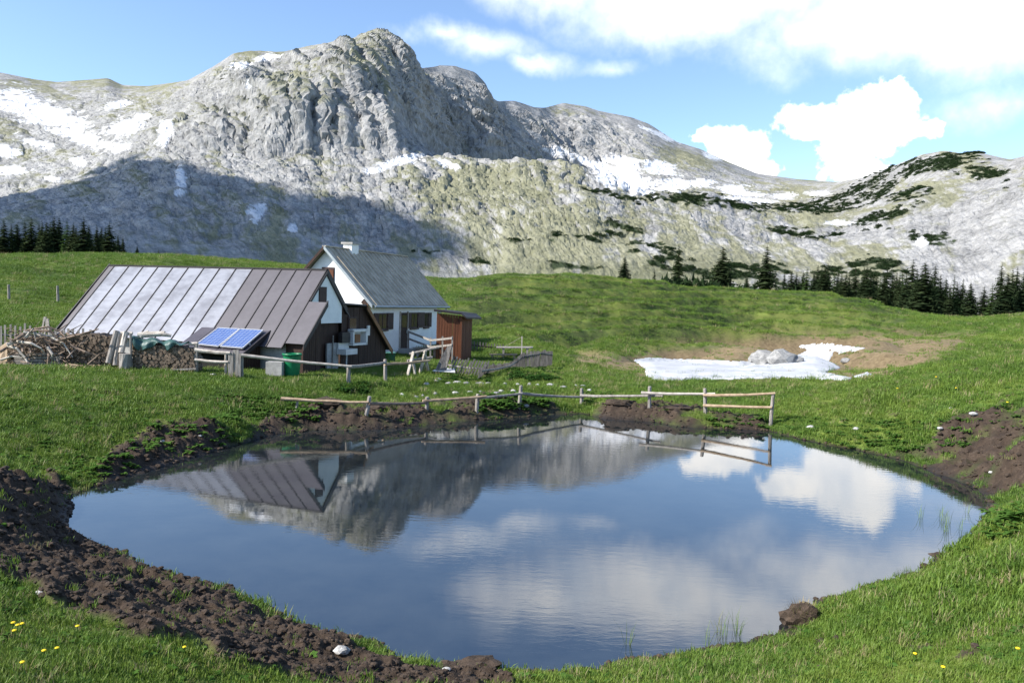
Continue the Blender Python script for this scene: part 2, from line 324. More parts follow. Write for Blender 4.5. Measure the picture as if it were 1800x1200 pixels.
# ------------------------------------------------------------------ ground sheet
def grid_mesh(name, X, Y, Z, mat_, wrap=False, attrs=None, smooth=True):
    nr, nc = X.shape; V = np.stack([X, Y, Z], -1).reshape(-1, 3)
    i = np.arange(nr-1)[:, None]; j = np.arange(nc if wrap else nc-1)[None]; jn = (j+1) % nc
    Fq = np.stack([i*nc+j, (i+1)*nc+j, (i+1)*nc+jn, i*nc+jn], -1).reshape(-1, 4)[:, ::-1]
    me = bpy.data.meshes.new(name); me.vertices.add(len(V)); me.vertices.foreach_set('co', V.ravel())
    me.loops.add(Fq.size); me.loops.foreach_set('vertex_index', Fq.ravel().astype(np.int32))
    me.polygons.add(len(Fq)); me.polygons.foreach_set('loop_start', np.arange(0, Fq.size, 4, dtype=np.int32))
    me.polygons.foreach_set('use_smooth', np.full(len(Fq), smooth)); me.update(calc_edges=True); me.validate()
    for k, a in (attrs or {}).items():
        at = me.attributes.new(k, 'FLOAT', 'POINT'); at.data.foreach_set('value', a.ravel().astype(np.float32))
    me.materials.append(mat_); o = bpy.data.objects.new(name, me); COL.objects.link(o); return o
rr = [1.]
while rr[-1] < 165: rr.append(rr[-1]+max(.0022*rr[-1]**1.33, .015 if rr[-1] > 3 else .15))
rr += list(np.geomspace(200, 6000, 14)); rr = np.array(rr)
aa = np.concatenate([np.arange(-math.pi, -.8, .12), np.linspace(-.76, .76, 540), np.arange(.84, math.pi-.05, .12)])
RR, AA = np.meshgrid(rr, aa, indexing='ij'); GX, GY = RR*np.sin(AA), RR*np.cos(AA)
GZ, GM, GS = ground_z(GX, GY)
hillm = sstep(RR, 40, 55)*(1-sstep(RR, 95, 120))*(np.abs(AA) < .7)
GT_ = np.gradient(GZ, axis=0)/(np.gradient(RR, axis=0)+1e-6)
GM = np.maximum(GM, hillm*sstep(GT_+.1*fbm(GX*.25, GY*.25, o=3), .14, .32)*.38)  # rougher growth on risers, painted darker so terraces read under frontal sun
GZ = np.where(RR > 180, -4.-RR*.004, GZ)
gpx, gpy = projn(np.stack([GX, GY, GZ], -1)); infront = (GY > 3) & (RR < 130)
gd = np.zeros_like(GX); k_ = infront & (RR > 26)
gd[k_] = 1-sstep(sdpoly(gpx[k_], gpy[k_], DRYP)+22*fbm(GX[k_]*.35, GY[k_]*.35, o=4), -14, 14)
def grass_col(n, p):
    f1 = n.noise(p, .22, 5., .6); f2 = n.noise(p, 1.6, 5., .65); f3 = n.noise(p, 9., 4.)
    k = n.ss(n.m('ADD', n.m('ADD', n.m('MULTIPLY', f1, .5), n.m('MULTIPLY', f2, .35)), n.m('MULTIPLY', f3, .2)), .36, .64)
    return n.ramp(k, [(0, (.024,.048,.010)), (.5, (.065,.115,.017)), (1, (.15,.19,.034))]), f2, f3
def _gr(n):
    p = pos(n); c, f2, f3 = grass_col(n, p)
    mud = n.n('ShaderNodeAttribute', attribute_name='mud').outputs['Fac']; dry = n.n('ShaderNodeAttribute', attribute_name='dry').outputs['Fac']
    wet = n.n('ShaderNodeAttribute', attribute_name='wet').outputs['Fac']
    f5 = n.noise(p, 26., 5., .7); f4 = n.noise(p, 5., 6., .65)
    mc = n.ramp(n.m('ADD', n.m('MULTIPLY', f4, .6), n.m('MULTIPLY', f5, .4)), [(.3, (.016,.011,.008)), (.55, (.055,.038,.026)), (.75, (.13,.098,.07))])
    mc = n.mix(n.m('MULTIPLY', wet, .6), mc, (.012,.010,.008,1))
    dc = n.ramp(f4, [(.3, (.12,.085,.045)), (.7, (.26,.20,.11))])
    c = n.mix(dry, c, dc); c = n.mix(mud, c, mc)
    b = n.m('ADD', n.m('MULTIPLY', f3, .5), n.m('MULTIPLY', f5, .5))
    return pbr(n, c, n.m('SUBTRACT', .95, n.m('MULTIPLY', wet, .45)), b, .9, .05, spec=.25)
M['ground'] = mat('alpine_pasture_soil', _gr)
ground = grid_mesh('ground', GX, GY, GZ, M['ground'], True, {'mud': GM, 'dry': gd, 'wet': (1-sstep(GS, .02, .35))*(RR < 45)})
tag(ground, kind='structure')
# ------------------------------------------------------------------ pond water
def _wa(n):
    p = pos(n); q = n.v('MULTIPLY', p, (1., 2.6, 1.))
    w1 = n.noise(q, 3.2, 3., .5, .4); w2 = n.noise(q, 14., 2., .5); calm = n.ss(n.noise(p, .16, 2.), .38, .62)
    hgt = n.m('MULTIPLY', n.m('ADD', w1, n.m('MULTIPLY', w2, .25)), n.m('ADD', .25, calm))
    bp = n.n('ShaderNodeBump', {'Height': hgt, 'Strength': .035, 'Distance': .02}).outputs[0]
    bed = n.ramp(n.noise(p, 1.1, 6., .65), [(.35, (.006,.009,.012)), (.7, (.022,.026,.026))])
    return n.n('ShaderNodeBsdfPrincipled', {'Base Color': bed, 'Roughness': .015, 'IOR': 2.2, 'Specular IOR Level': .62, 'Normal': bp}).outputs[0]
M['water'] = mat('pond_water', _wa)
pc = np.array(POND); pcc = pc.mean(0); outp = [tuple(pcc+(p-pcc)*(1+.9/np.linalg.norm(p-pcc))) for p in pc]
water = make('pond_water', [(x, y, 0) for x, y in outp], [tuple(range(len(outp)))[::-1]], M['water']); tag(water, kind='structure')
if water.data.polygons[0].normal.z < 0: water.data.flip_normals()

# ------------------------------------------------------------------ mountain massif (range of rock behind the pasture)
CREST = [(-120,135),(0,128),(60,140),(100,145),(190,138),(215,150),(260,152),(330,142),(375,118),(410,95),(440,90),(500,92),(540,83),(600,72),(655,63),(690,75),(712,88),(722,108),(740,122),(775,117),(800,118),(835,128),(855,150),(862,170),(875,180),(905,178),(940,190),(960,190),(990,182),(1030,188),(1050,195),(1110,207),(1140,218),(1190,250),(1230,262),(1280,285),(1330,305),(1400,315),(1470,320),(1520,312),(1570,292),(1620,272),(1660,265),(1690,270),(1720,268),(1775,281),(1800,275),(1920,262)]
CR = [(-120,1900),(215,1800),(330,1500),(400,1330),(655,1240),(720,1300),(760,1440),(860,1520),(880,1720),(950,1880),(970,2050),(1190,2150),(1330,2250),(1440,2150),(1510,1500),(1580,1220),(1660,1130),(1775,1080),(1800,980),(1920,950)]
KN = [(-120,360,930),(0,350,930),(100,335,930),(200,300,930),(280,272,930),(330,285,880),(420,292,850),(520,292,840),(600,290,840),(650,288,840),(720,286,850),(780,292,850),(850,299,850),(905,292,830),(960,300,820),(1040,318,800),(1100,345,780),(1180,350,800),(1260,358,820),(1340,378,850),(1400,388,850),(1500,395,800),(1560,385,780),(1650,375,760),(1720,365,740),(1800,350,700),(1920,345,700)]
VA = [(-120,300,1250),(0,292,1250),(150,262,1230),(260,225,1150),(340,210,1060),(420,200,1000),(550,186,980),(640,186,980),(690,205,1000),(725,240,1050),(760,292,1150),(800,318,1250),(900,326,1350),(960,328,1480),(1000,318,1600),(1060,322,1650),(1120,344,1500),(1200,345,1500),(1300,352,1500),(1400,366,1400),(1480,372,1150),(1560,345,1000),(1650,325,950),(1720,325,920),(1800,315,850),(1920,305,830)]
FO = [(-120,462),(0,460),(220,452),(400,466),(540,478),(700,492),(900,497),(1100,500),(1300,515),(1450,525),(1600,548),(1700,558),(1800,545),(1920,540)]
GC = [(-120,452),(0,455),(200,452),(350,456),(540,472),(800,494),(1100,502),(1200,514),(1280,519),(1440,527),(1550,546),(1650,560),(1700,561),(1800,550),(1920,545)]
def line(pts):
    A_ = [azel(p[0], p[1]) for p in pts]; return np.array([a for a, e in A_]), np.array([math.tan(e) for a, e in A_])
NA = 1000; ma = np.linspace(azel(-110, 490)[0], azel(1910, 550)[0], NA)
def il(pts): a, e = line(pts); return np.interp(ma, a, e)
def ir(pts, k=-1): a, e = line([(p[0], 400) for p in pts]); return np.interp(ma, a, [p[k] for p in pts])
def smooth1(v, n): k = np.hanning(n+2)[1:-1]; k /= k.sum(); return np.convolve(np.pad(v, n//2, mode='edge'), k, 'same')[n//2:-(n//2)]
crR, knR, vaR = smooth1(ir(CR), 31), smooth1(ir(KN), 31), smooth1(ir(VA), 61)
eC, eK, eV, eF, eG = smooth1(il(CREST), 7), smooth1(il(KN), 15), smooth1(il(VA), 61), il(FO), il(GC)
lay_r = [np.full(NA, 118.), np.full(NA, 330.), np.full(NA, 480.), knR, np.maximum(vaR, knR+120), np.maximum(crR, vaR+150), crR+500]
lay_z = [H+118*(eG-.014), H+330*eG, H+480*eF, H+knR*eK, H+lay_r[4]*eV, H+lay_r[5]*eC, H+lay_r[5]*eC-160]
cnt = [26, 26, 130, 60, 190, 10]
rows_r, rows_z, rows_t = [], [], []
for L in range(6):
    n_ = cnt[L]; t = np.linspace(0, 1, n_, endpoint=(L == 5))
    for tt in t: rows_r.append(lay_r[L]*(1-tt)+lay_r[L+1]*tt); rows_z.append(lay_z[L]*(1-tt)+lay_z[L+1]*tt); rows_t.append(L+tt)
mr, mz, mt = np.array(rows_r), np.array(rows_z), np.array(rows_t)
sm = mz.copy()
for _ in range(10): sm[1:-1] = .25*sm[:-2]+.5*sm[1:-1]+.25*sm[2:]
keep = np.exp(-((mt-5)/.035)**2)[:, None]; mz = sm*(1-keep)+mz*keep
mx_, my_ = mr*np.sin(ma), mr*np.cos(ma)
def normals(X, Y, Z):
    P = np.stack([X, Y, Z], -1); du = np.gradient(P, axis=1); dv = np.gradient(P, axis=0); n = np.cross(du, dv)
    n /= np.linalg.norm(n, axis=-1)[..., None]+1e-9; return np.where(n[..., 2:] < 0, -n, n)
Nn = normals(mx_, my_, mz)
T = mt[:, None]*np.ones(NA); _g = np.gradient(mz, axis=0)/(np.gradient(mr, axis=0)+1e-6); steep = sstep(_g, .28, .75)
for _ in range(40): steep[1:-1] = .25*steep[:-2]+.5*steep[1:-1]+.25*steep[2:]; steep[:, 1:-1] = .25*steep[:, :-2]+.5*steep[:, 1:-1]+.25*steep[:, 2:]
_bx = np.interp(ma, [azel(q, 400)[0] for q in (-120, 150, 300, 1000, 1150, 1450, 1560, 1920)], [.6, .7, 1., 1., .7, .6, .5, .5])[None]
amp = sstep(T, 1.7, 2.5)*(1-.94*np.exp(-((T-5)/.34)**2))*_bx
wx = mx_+40*fbm(mx_/150, my_/150, mz/150, o=2); lat = ma[None]*1150+35*fbm(mx_/120, my_/120, mz/160, o=3)
rib = fbm(lat/75, mz/420+3, mr/900, o=3, ridged=True); rib2 = fbm(lat/24, mz/130, mr/300, o=3, ridged=True)
big = fbm(lat/190+4, mz/600, mr/1200, o=2, ridged=True)
sl_ = lat+.45*mz
def rsq(f): return np.sign(f)*np.abs(f)**1.5
gul = fbm(sl_/70, mz/520, mr/700, o=2, ridged=True); gul2 = fbm(sl_/26, mz/260, mr/420, o=3, gain=.6, ridged=True); gul3 = fbm(sl_/9, mz/80, mr/120, o=2, ridged=True)
_lowf = .3+.7*sstep(T, 2.25, 3.0)
dz = amp*_lowf*((big*18+gul*34+gul2*30+gul3*8)*(.14+.86*steep))+amp*8*fbm(mx_/60, my_/60, mz/60, o=3)
mzb = mz+dz; Nb = normals(mx_, my_, mzb); strat = fbm(lat/70, (mzb+.45*lat)/15, mr/110, o=4, gain=.6, ridged=True)
disp = amp*(strat*(4.+4.5*steep)+3.*fbm(mx_/12, my_/12, mzb/9, o=3, gain=.6, ridged=True))
mx2, my2, mz2 = mx_+Nb[..., 0]*disp, my_+Nb[..., 1]*disp, mzb+Nb[..., 2]*disp
N2 = normals(mx2, my2, mz2); ppx, ppy = projn(np.stack([mx2, my2, mz2], -1))
nzf = fbm(mx2/55, my2/55, mz2/40, o=4); nzs = fbm(mx2/16, my2/16, mz2/12, o=3)
def ell(lst):
    f = np.full(ppx.shape, -9.)
    for cx, cy, rx, ry, an in lst:
        c, s = math.cos(R(an)), math.sin(R(an)); dx, dy = ppx-cx, ppy-cy
        f = np.maximum(f, 1-np.hypot((dx*c+dy*s)/rx, (-dx*s+dy*c)/ry))
    return f
snow = ell([(30,180,60,26,15),(95,205,75,22,22),(140,240,70,14,20),(215,225,40,16,-10),(200,185,22,7,-15),(215,183,16,6,-10),(185,255,22,8,0),(60,250,40,9,15),(10,265,25,12,0),(140,285,16,8,20),(210,260,22,10,-20),(20,300,30,8,0),(90,315,20,6,0),(318,310,12,28,5),(290,235,16,30,25),(425,116,20,8,-5),(470,101,24,8,-8),(437,150,8,14,10),(455,375,14,20,20),(515,402,10,10,0),(440,372,8,10,0),(705,283,40,9,-15),(660,300,25,7,-12),(790,290,22,6,20),(980,267,22,10,12),(1040,290,45,9,25),(1090,290,45,16,0),(1110,320,45,20,15),(1065,312,35,16,20),(1160,295,35,14,10),(1185,325,35,12,0),(1160,237,40,5,25),(1230,322,25,8,0),(1290,330,35,7,0),(1310,340,40,6,5),(1380,345,30,5,0),(1440,340,25,5,0),(1250,275,20,5,20),(1620,428,12,9,0),(1475,392,25,5,0),(60,205,70,12,18),(250,205,18,8,0),(1320,352,60,5,5)])
nzt = fbm(mx2/7, my2/7, mz2/5, o=2)
snowm = sstep(snow*.9+.75*nzs+.5*nzf+.4*nzt+.5*(np.roll(rib, 3, 1)-rib)*0, .10, .24)*sstep(N2[..., 2], .12, .3)
pine = ell([(1640,285,150,17,-10),(1560,320,130,14,-18),(1700,300,90,18,10),(1590,345,90,14,-12),(1500,345,90,12,-8),(1250,355,150,16,5),(1380,365,140,12,3),(1180,352,60,9,5),(1450,360,90,12,-8),(1560,375,80,15,-20),(1100,420,70,10,12),(1150,440,90,16,10),(1200,465,120,22,8),(1330,480,120,20,5),(1100,400,45,6,20),(1430,410,90,14,5),(1520,400,60,10,0),(1650,420,50,14,0),(1480,480,70,20,0),(770,446,40,8,10),(835,462,50,7,10),(1000,330,60,5,12),(1100,350,60,6,20),(1020,420,50,7,10),(940,425,50,6,0),(1540,470,90,30,0),(1000,470,60,8,5)])
pinem = sstep(np.minimum(pine, .5)*.75+.9*nzs+.7*nzf+.3*nzt, .34, .46)*(pine > -.35)*sstep(N2[..., 2], .25, .4)*(1-snowm)
gw = np.full(ppx.shape, .0)
for cx, cy, rx, ry, k in [(520,140,170,80,.40),(560,230,150,90,.22),(290,190,90,45,.45),(640,110,70,60,.5),(880,330,150,50,.85),(960,420,160,70,.9),(1050,360,110,50,.45),(800,400,100,60,.25),(420,400,250,90,.30),(1200,280,60,30,.5),(1650,310,120,60,.4),(1450,370,150,50,.35),(1150,380,150,60,.35),(100,260,200,90,.12),(1500,460,120,40,.5),(1100,470,200,40,.7),(160,145,140,10,.45)]:
    gw = np.maximum(gw, k*np.clip(1.25-np.hypot((ppx-cx)/rx, (ppy-cy)/ry)*.7, 0, 1))
nzg = fbm(sl_/34, mz2/150, mr/160, o=4, gain=.6)
grassm = sstep(gw*.8+.25*nzf+.8*nzg+.4*nzs+.9*(N2[..., 2]-.66), .26, .62)*(1-snowm)
low = 1-sstep(T, 1.75, 2.15); grassm = np.maximum(grassm, low*(1-pinem))
def _mt(n):
    p = pos(n)
    at = lambda k: n.n('ShaderNodeAttribute', attribute_name=k).outputs['Fac']
    f = n.noise(p, .035, 8., .68); f2 = n.noise(n.v('MULTIPLY', p, (1, 1, .45)), .22, 6., .7); f3 = n.noise(p, .8, 4., .6)
    rock = n.ramp(n.m('ADD', n.m('MULTIPLY', f, .5), n.m('MULTIPLY', f2, .5)), [(.33, (.085,.086,.086)), (.46, (.225,.224,.22)), (.57, (.34,.337,.33)), (.72, (.47,.465,.45))])
    g = n.ramp(n.m('ADD', n.m('MULTIPLY', f, .5), n.m('MULTIPLY', f3, .5)), [(.3, (.10,.105,.045)), (.55, (.19,.187,.085)), (.75, (.29,.275,.16))])
    lg = n.mix(at('low'), g, (.05,.075,.02,1))
    c = n.mix(n.m('MULTIPLY', at('grass'), n.m('ADD', .7, n.m('MULTIPLY', at('low'), .3))), rock, lg); c = n.mix(at('snow'), c, (.62,.63,.65,1)); c = n.mix(at('pine'), c, (.03,.042,.02,1))
    return pbr(n, c, .95, n.m('ADD', f2, n.m('MULTIPLY', f3, .4)), .8, 2.5, spec=.15)
M['mountain'] = mat('limestone_massif', _mt)
mountain = grid_mesh('mountain', mx2, my2, mz2, M['mountain'], False, {'snow': snowm, 'pine': pinem, 'grass': grassm, 'low': low}, smooth=False)
tag(mountain, kind='structure')
MP = np.stack([mx2, my2, mz2], -1)
def mz_at(az_, r_):
    j = int(np.clip(np.interp(az_, ma, np.arange(NA)), 0, NA-1)); return float(np.interp(r_, mr[:, j], mz2[:, j]))
# ------------------------------------------------------------------ cloud out of view, outlined to shade the lower cliffs
_ico = None
def ico(sub=2):
    bm = bmesh.new(); bmesh.ops.create_icosphere(bm, subdivisions=sub, radius=1); V = np.array([v.co[:] for v in bm.verts]); Fc = [tuple(v.index for v in f.verts) for f in bm.faces]; bm.free(); return V, Fc
IV, IF = ico(2); IV3, IF3 = ico(3)
M['cloud'] = m_noise('cloud_white', (.85,.85,.85), (.9,.9,.9), .01, 1., .1)
def cloud(poly, alt, label, rad, n_, pick):
    b = MB(); xs = [p[0] for p in poly]; ys = [p[1] for p in poly]; k = 0
    while k < n_:
        x, y = random.uniform(min(xs), max(xs)), random.uniform(min(ys), max(ys))
        sd = float(sdpoly(np.array([x]), np.array([y]), poly)[0])
        if sd > 4: continue
        P = pick(x, y)
        if P is None: continue
        r_ = min(rad*random.uniform(.6, 1.2), rad*.35+max(-sd, 0)*1.0)
        Q = P+SDIR*((alt+random.uniform(0, rad*.5)-P[2])/SDIR[2]); V = IV*np.array([r_, r_, r_*.45])
        V = V*(1+.25*pn(V[:, 0]/r_*1.6+k*3, V[:, 1]/r_*1.6, V[:, 2]/r_*2))[:, None]; b.add(V+Q, IF); k += 1
    o = b.obj('cloud', M['cloud'], smooth=True, loc=b.V[0]); tag(o, label, 'cloud'); return o
_flat = MP.reshape(-1, 3); _fx, _fy = ppx.ravel(), ppy.ravel(); _fr = np.hypot(_flat[:, 0], _flat[:, 1])
def pick_m(x, y):
    i = np.nonzero((np.abs(_fx-x) < 5) & (np.abs(_fy-y) < 5) & (_fr > 450))[0]
    return None if len(i) == 0 else _flat[i[np.argmin(_fr[i])]]
SHP = [(-100,375),(0,345),(100,330),(180,300),(235,268),(290,285),(310,325),(360,330),(430,322),(500,345),(560,360),(620,352),(670,378),(700,400),(690,425),(640,440),(560,470),(400,480),(-100,480)]
cloud(SHP, 1500., 'grey white cloud high out of view, outlined to throw shade on the left cliffs', 62., 620, pick_m)
# ------------------------------------------------------------------ barn frame of reference
def frame(A_, th):
    u = np.array([math.cos(th), math.sin(th), 0]); v = np.array([u[1], -u[0], 0]); A_ = np.array([*A_, 0.])
    return A_, u, v, (lambda a, b, z: A_+u*a+v*b+np.array([0, 0, z]))
ORD = ['first','second','third','fourth','fifth','sixth','seventh','eighth','ninth','tenth','eleventh','twelfth','thirteenth','fourteenth','fifteenth','sixteenth','seventeenth','eighteenth','nineteenth','twentieth','twenty-first','twenty-second','twenty-third','twenty-fourth','twenty-fifth','twenty-sixth','twenty-seventh','twenty-eighth','twenty-ninth','thirtieth','thirty-first','thirty-second','thirty-third','thirty-fourth','thirty-fifth','thirty-sixth','thirty-seventh','thirty-eighth','thirty-ninth','fortieth','forty-first','forty-second','forty-third','forty-fourth','forty-fifth','forty-sixth','forty-seventh','forty-eighth','forty-ninth','fiftieth','fifty-first','fifty-second','fifty-third','fifty-fourth','fifty-fifth','fifty-sixth','fifty-seventh','fifty-eighth']
BA, bu, bv, B = frame((-6.61, 28.16), -.383)
ZR, ZE, BW, BL = 4.3, 1.666, 2.396, 10.35; SLP = (ZR-ZE)/BW
def rz(b): return ZR-SLP*abs(b)
RN = bv*SLP+np.array([0, 0, 1.]); RN /= np.linalg.norm(RN)
barn = thing('barn', 'long low barn with standing seam metal roof, silvery left half and dark right end', 'barn', B(-5, 0, .5))
# walls
b = MB(); b.slab([B(-BL+.25, 2.1, .2), B(.0, 2.1, .2), B(.0, 1.9, .2), B(-BL+.25, 1.9, .2)], (0, 0, 1.72)); b.obj('front_wall', M['concrete'], barn)
b = MB(); b.slab([B(-BL+.25, -2.1, .2), B(-3.6, -2.1, .2), B(-3.6, -1.9, .2), B(-BL+.25, -1.9, .2)], (0, 0, 1.72)); b.obj('back_wall', M['concrete'], barn)
b = MB(); b.slab([B(-BL+.3, -2.1, .2), B(-BL+.3, 2.1, .2), B(-BL+.3, 2.1, 1.92), B(-BL+.3, 0, 4.2), B(-BL+.3, -2.1, 1.92)][:3]+[B(-BL+.3, -2.1, 1.92)], bu*.15)
b.add([B(-BL+.3, 2.1, 1.92), B(-BL+.3, 0, 4.2), B(-BL+.3, -2.1, 1.92)], [(0, 1, 2)]); b.obj('end_wall', M['dark_wood'], barn)
b = MB(); g0 = [(-.98, 3.05), (0, 4.18), (1.3, rz(1.3)-.1), (1.3, 2.44), (-.98, 2.44)]
n_ = len(g0); b.add([B(0., p, q) for p, q in g0]+[B(-.2, p, q) for p, q in g0], [tuple(range(n_)), tuple(range(2*n_-1, n_-1, -1))]+[(i, i+n_, (i+1) % n_+n_, (i+1) % n_) for i in range(n_)])
gw_ = b.obj('gable_wall', M['plaster'], barn)
b = MB(); b.slab([B(.0, .02, 3.16), B(.0, .44, 3.16), B(.0, .44, 3.72), B(.0, .02, 3.72)], bu*.04); sh_ = b.obj('shutter', M['shutter'], barn)
def planks(a, b0, b1, z0, zt, mt_, parent, n_, name='plank', fr=(BA, bu, bv), th_=.03, gap=.012):
    """vertical boards on the plane a=const between b0 and b1, zt(b) is the top height"""
    A_, u, v = fr; wd = (b1-b0)/n_
    for i in range(n_):
        p, q = b0+i*wd+gap/2, b0+(i+1)*wd-gap/2; m_ = MB(); o_ = random.uniform(0, .012)
        P = lambda aa_, bb_, zz_: A_+u*aa_+v*bb_+np.array([0, 0, zz_])
        m_.hexa([P(a+o_, p, z0), P(a+o_, q, z0), P(a-th_, q, z0), P(a-th_, p, z0), P(a+o_, p, zt(p)), P(a+o_, q, zt(q)), P(a-th_, q, zt(q)), P(a-th_, p, zt(p))]); m_.obj(name, mt_, parent)
planks(.68, 1.28, 2.2, .35, lambda q: rz(q)-.1, M['dark_wood'], barn, 8)
b = MB(); b.slab([B(-.14, -1., .35), B(-.14, 1.3, .35), B(-.14, 1.3, 2.46), B(-.14, -1., 2.46)], -bu*.1); b.obj('lower_gable_wall', M['dark_wood'], barn)
b = MB(); b.slab([B(-.1, 1.26, .35), B(.66, 1.26, .35), B(.66, 1.26, 2.8), B(-.1, 1.26, 2.8)], -bv*.06); b.obj('porch_side', M['dark_wood'], barn)
b = MB(); b.slab([B(-.05, 2.12, .35), B(.66, 2.12, .35), B(.66, 2.12, 1.8), B(-.05, 2.12, 1.8)], -bv*.06); b.obj('porch_front', M['dark_wood'], barn)
# roof panels, one by one: each a thin tray with a raised seam on its right edge
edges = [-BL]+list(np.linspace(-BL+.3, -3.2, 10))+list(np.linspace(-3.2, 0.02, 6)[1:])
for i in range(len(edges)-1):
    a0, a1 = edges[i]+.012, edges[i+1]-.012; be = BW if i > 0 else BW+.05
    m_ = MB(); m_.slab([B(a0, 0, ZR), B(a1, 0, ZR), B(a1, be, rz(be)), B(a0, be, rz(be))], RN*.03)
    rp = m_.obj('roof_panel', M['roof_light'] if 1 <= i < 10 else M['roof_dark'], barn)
    m_ = MB(); m_.slab([B(a1-.004, 0, ZR), B(a1+.028, 0, ZR), B(a1+.028, be, rz(be)), B(a1-.004, be, rz(be))], RN*.055); m_.obj('seam', M['roof_edge'], rp)
m_ = MB(); m_.slab([B(.04, 1.02, rz(1.02)), B(.76, 1.02, rz(1.02)), B(.76, 2.26, rz(2.26)), B(.04, 2.26, rz(2.26))], RN*.032); m_.obj('porch_roof_panel', M['roof_dark'], barn)
m_ = MB(); m_.slab([B(.76, 1.0, rz(1.0)-.14), B(.80, 1.0, rz(1.0)-.14), B(.80, 2.3, rz(2.3)-.14), B(.76, 2.3, rz(2.3)-.14)], (0, 0, .2)); m_.obj('porch_verge', M['roof_edge'], barn)
m_ = MB(); m_.slab([B(.03, -.02, ZR-.07), B(.08, -.02, ZR-.07), B(.08, 1.0, rz(1.0)-.07), B(.03, 1.0, rz(1.0)-.07)], (0, 0, .12)); m_.obj('verge_board', M['roof_edge'], barn)
m_ = MB(); m_.slab([B(-.4, 0, ZR-.18), B(.07, 0, ZR-.18), B(.07, -1.25, rz(1.25)-.18), B(-.4, -1.25, rz(1.25)-.18)], (0, 0, .24)); m_.obj('verge_board', M['roof_edge'], barn)
m_ = MB(); m_.slab([B(-BL, 0, ZR-.002), B(.0, 0, ZR-.002), B(.0, -BW, rz(BW)), B(-BL, -BW, rz(BW))], (bv*-SLP+np.array([0, 0, 1.]))*.02); m_.obj('rear_roof', M['roof_dark'], barn)
m_ = MB(); m_.beam(B(-BL, 0, ZR+.03), B(.04, 0, ZR+.03), .14, .05); m_.obj('ridge_cap', M['roof_edge'], barn)
m_ = MB(); m_.slab([B(-BL-.06, -.02, ZR-.1), B(-BL-.01, -.02, ZR-.1), B(-BL-.01, BW+.06, rz(BW)-.12), B(-BL-.06, BW+.06, rz(BW)-.12)], (0, 0, .2)); m_.obj('verge_board', M['roof_edge'], barn)
# little lean-to that carries the solar panels
sa0, sa1 = -3.75, -.84; sb0, sb1, sz0, sz1 = 1.96, 3.32, 2.16, 1.42
SN = bv*((sz0-sz1)/(sb1-sb0))+np.array([0, 0, 1.]); SN /= np.linalg.norm(SN)
shed = thing('lean_to_shed', 'small lean-to with brown metal roof and plank side below the solar panels', 'shed', B((sa0+sa1)/2, sb1-.3, gz(*B(-2.3, 3., 0)[:2])))
for i in range(5):
    x0 = sa0+(sa1-sa0)*i/5; x1 = sa0+(sa1-sa0)*(i+1)/5
    m_ = MB(); m_.slab([B(x0+.01, sb0, sz0), B(x1-.01, sb0, sz0), B(x1-.01, sb1, sz1), B(x0+.01, sb1, sz1)], SN*.03); m_.obj('roof_panel', M['roof_dark'], shed)
m_ = MB(); m_.slab([B(sa1, sb0, sz0-.1), B(sa1+.04, sb0, sz0-.1), B(sa1+.04, sb1+.03, sz1-.1), B(sa1, sb1+.03, sz1-.1)], (0, 0, .15)); m_.obj('verge_board', M['roof_edge'], shed)
planks(sa1-.1, 2.3, 3.15, .35, lambda q: sz0-(q-sb0)*(sz0-sz1)/(sb1-sb0)-.03, M['dark_wood'], shed, 9)
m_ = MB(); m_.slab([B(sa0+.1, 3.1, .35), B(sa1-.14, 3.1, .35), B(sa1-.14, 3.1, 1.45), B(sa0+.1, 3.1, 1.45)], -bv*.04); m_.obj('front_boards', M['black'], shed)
SP0 = B(0, sb0, sz0)+SN*.10
for qi, (q, lb) in enumerate([([(384,577.3),(420.8,579.2),(384,609.3),(346.7,605.3)], 'left blue solar panel on the lean-to roof, nearer the woodpile'), ([(422.7,579.2),(462.7,581.3),(426.7,612.5),(388,609.3)], 'right blue solar panel on the lean-to roof, nearer the green bin')]):
    P = [onplane(x, y, SP0, SN) for x, y in q]; t = thing('solar_panel', lb, 'solar panel', P[3]-SN*.06, 'solar panels on the lean-to')
    m_ = MB(); m_.slab(P, SN*.025); cell = m_.obj('cell_sheet', M['solar'], t); uv = cell.data.uv_layers.new()
    for l in cell.data.loops:
        c_ = {0: (0, 1), 1: (1, 1), 2: (1, 0), 3: (0, 0)}[l.vertex_index % 4]; uv.data[l.index].uv = c_
    for i in range(4): m_ = MB(); m_.beam(P[i]+SN*.015, P[(i+1) % 4]+SN*.015, .035, .045, SN); m_.obj('frame_bar', M['alu'], t)
    for e in (0, 1):
        pa = P[0+e]*.3+P[3-e]*.7; m_ = MB(); m_.beam(pa-SN*.005, pa-SN*.072, .05, .05, bu); m_.obj('foot', M['alu'], t)
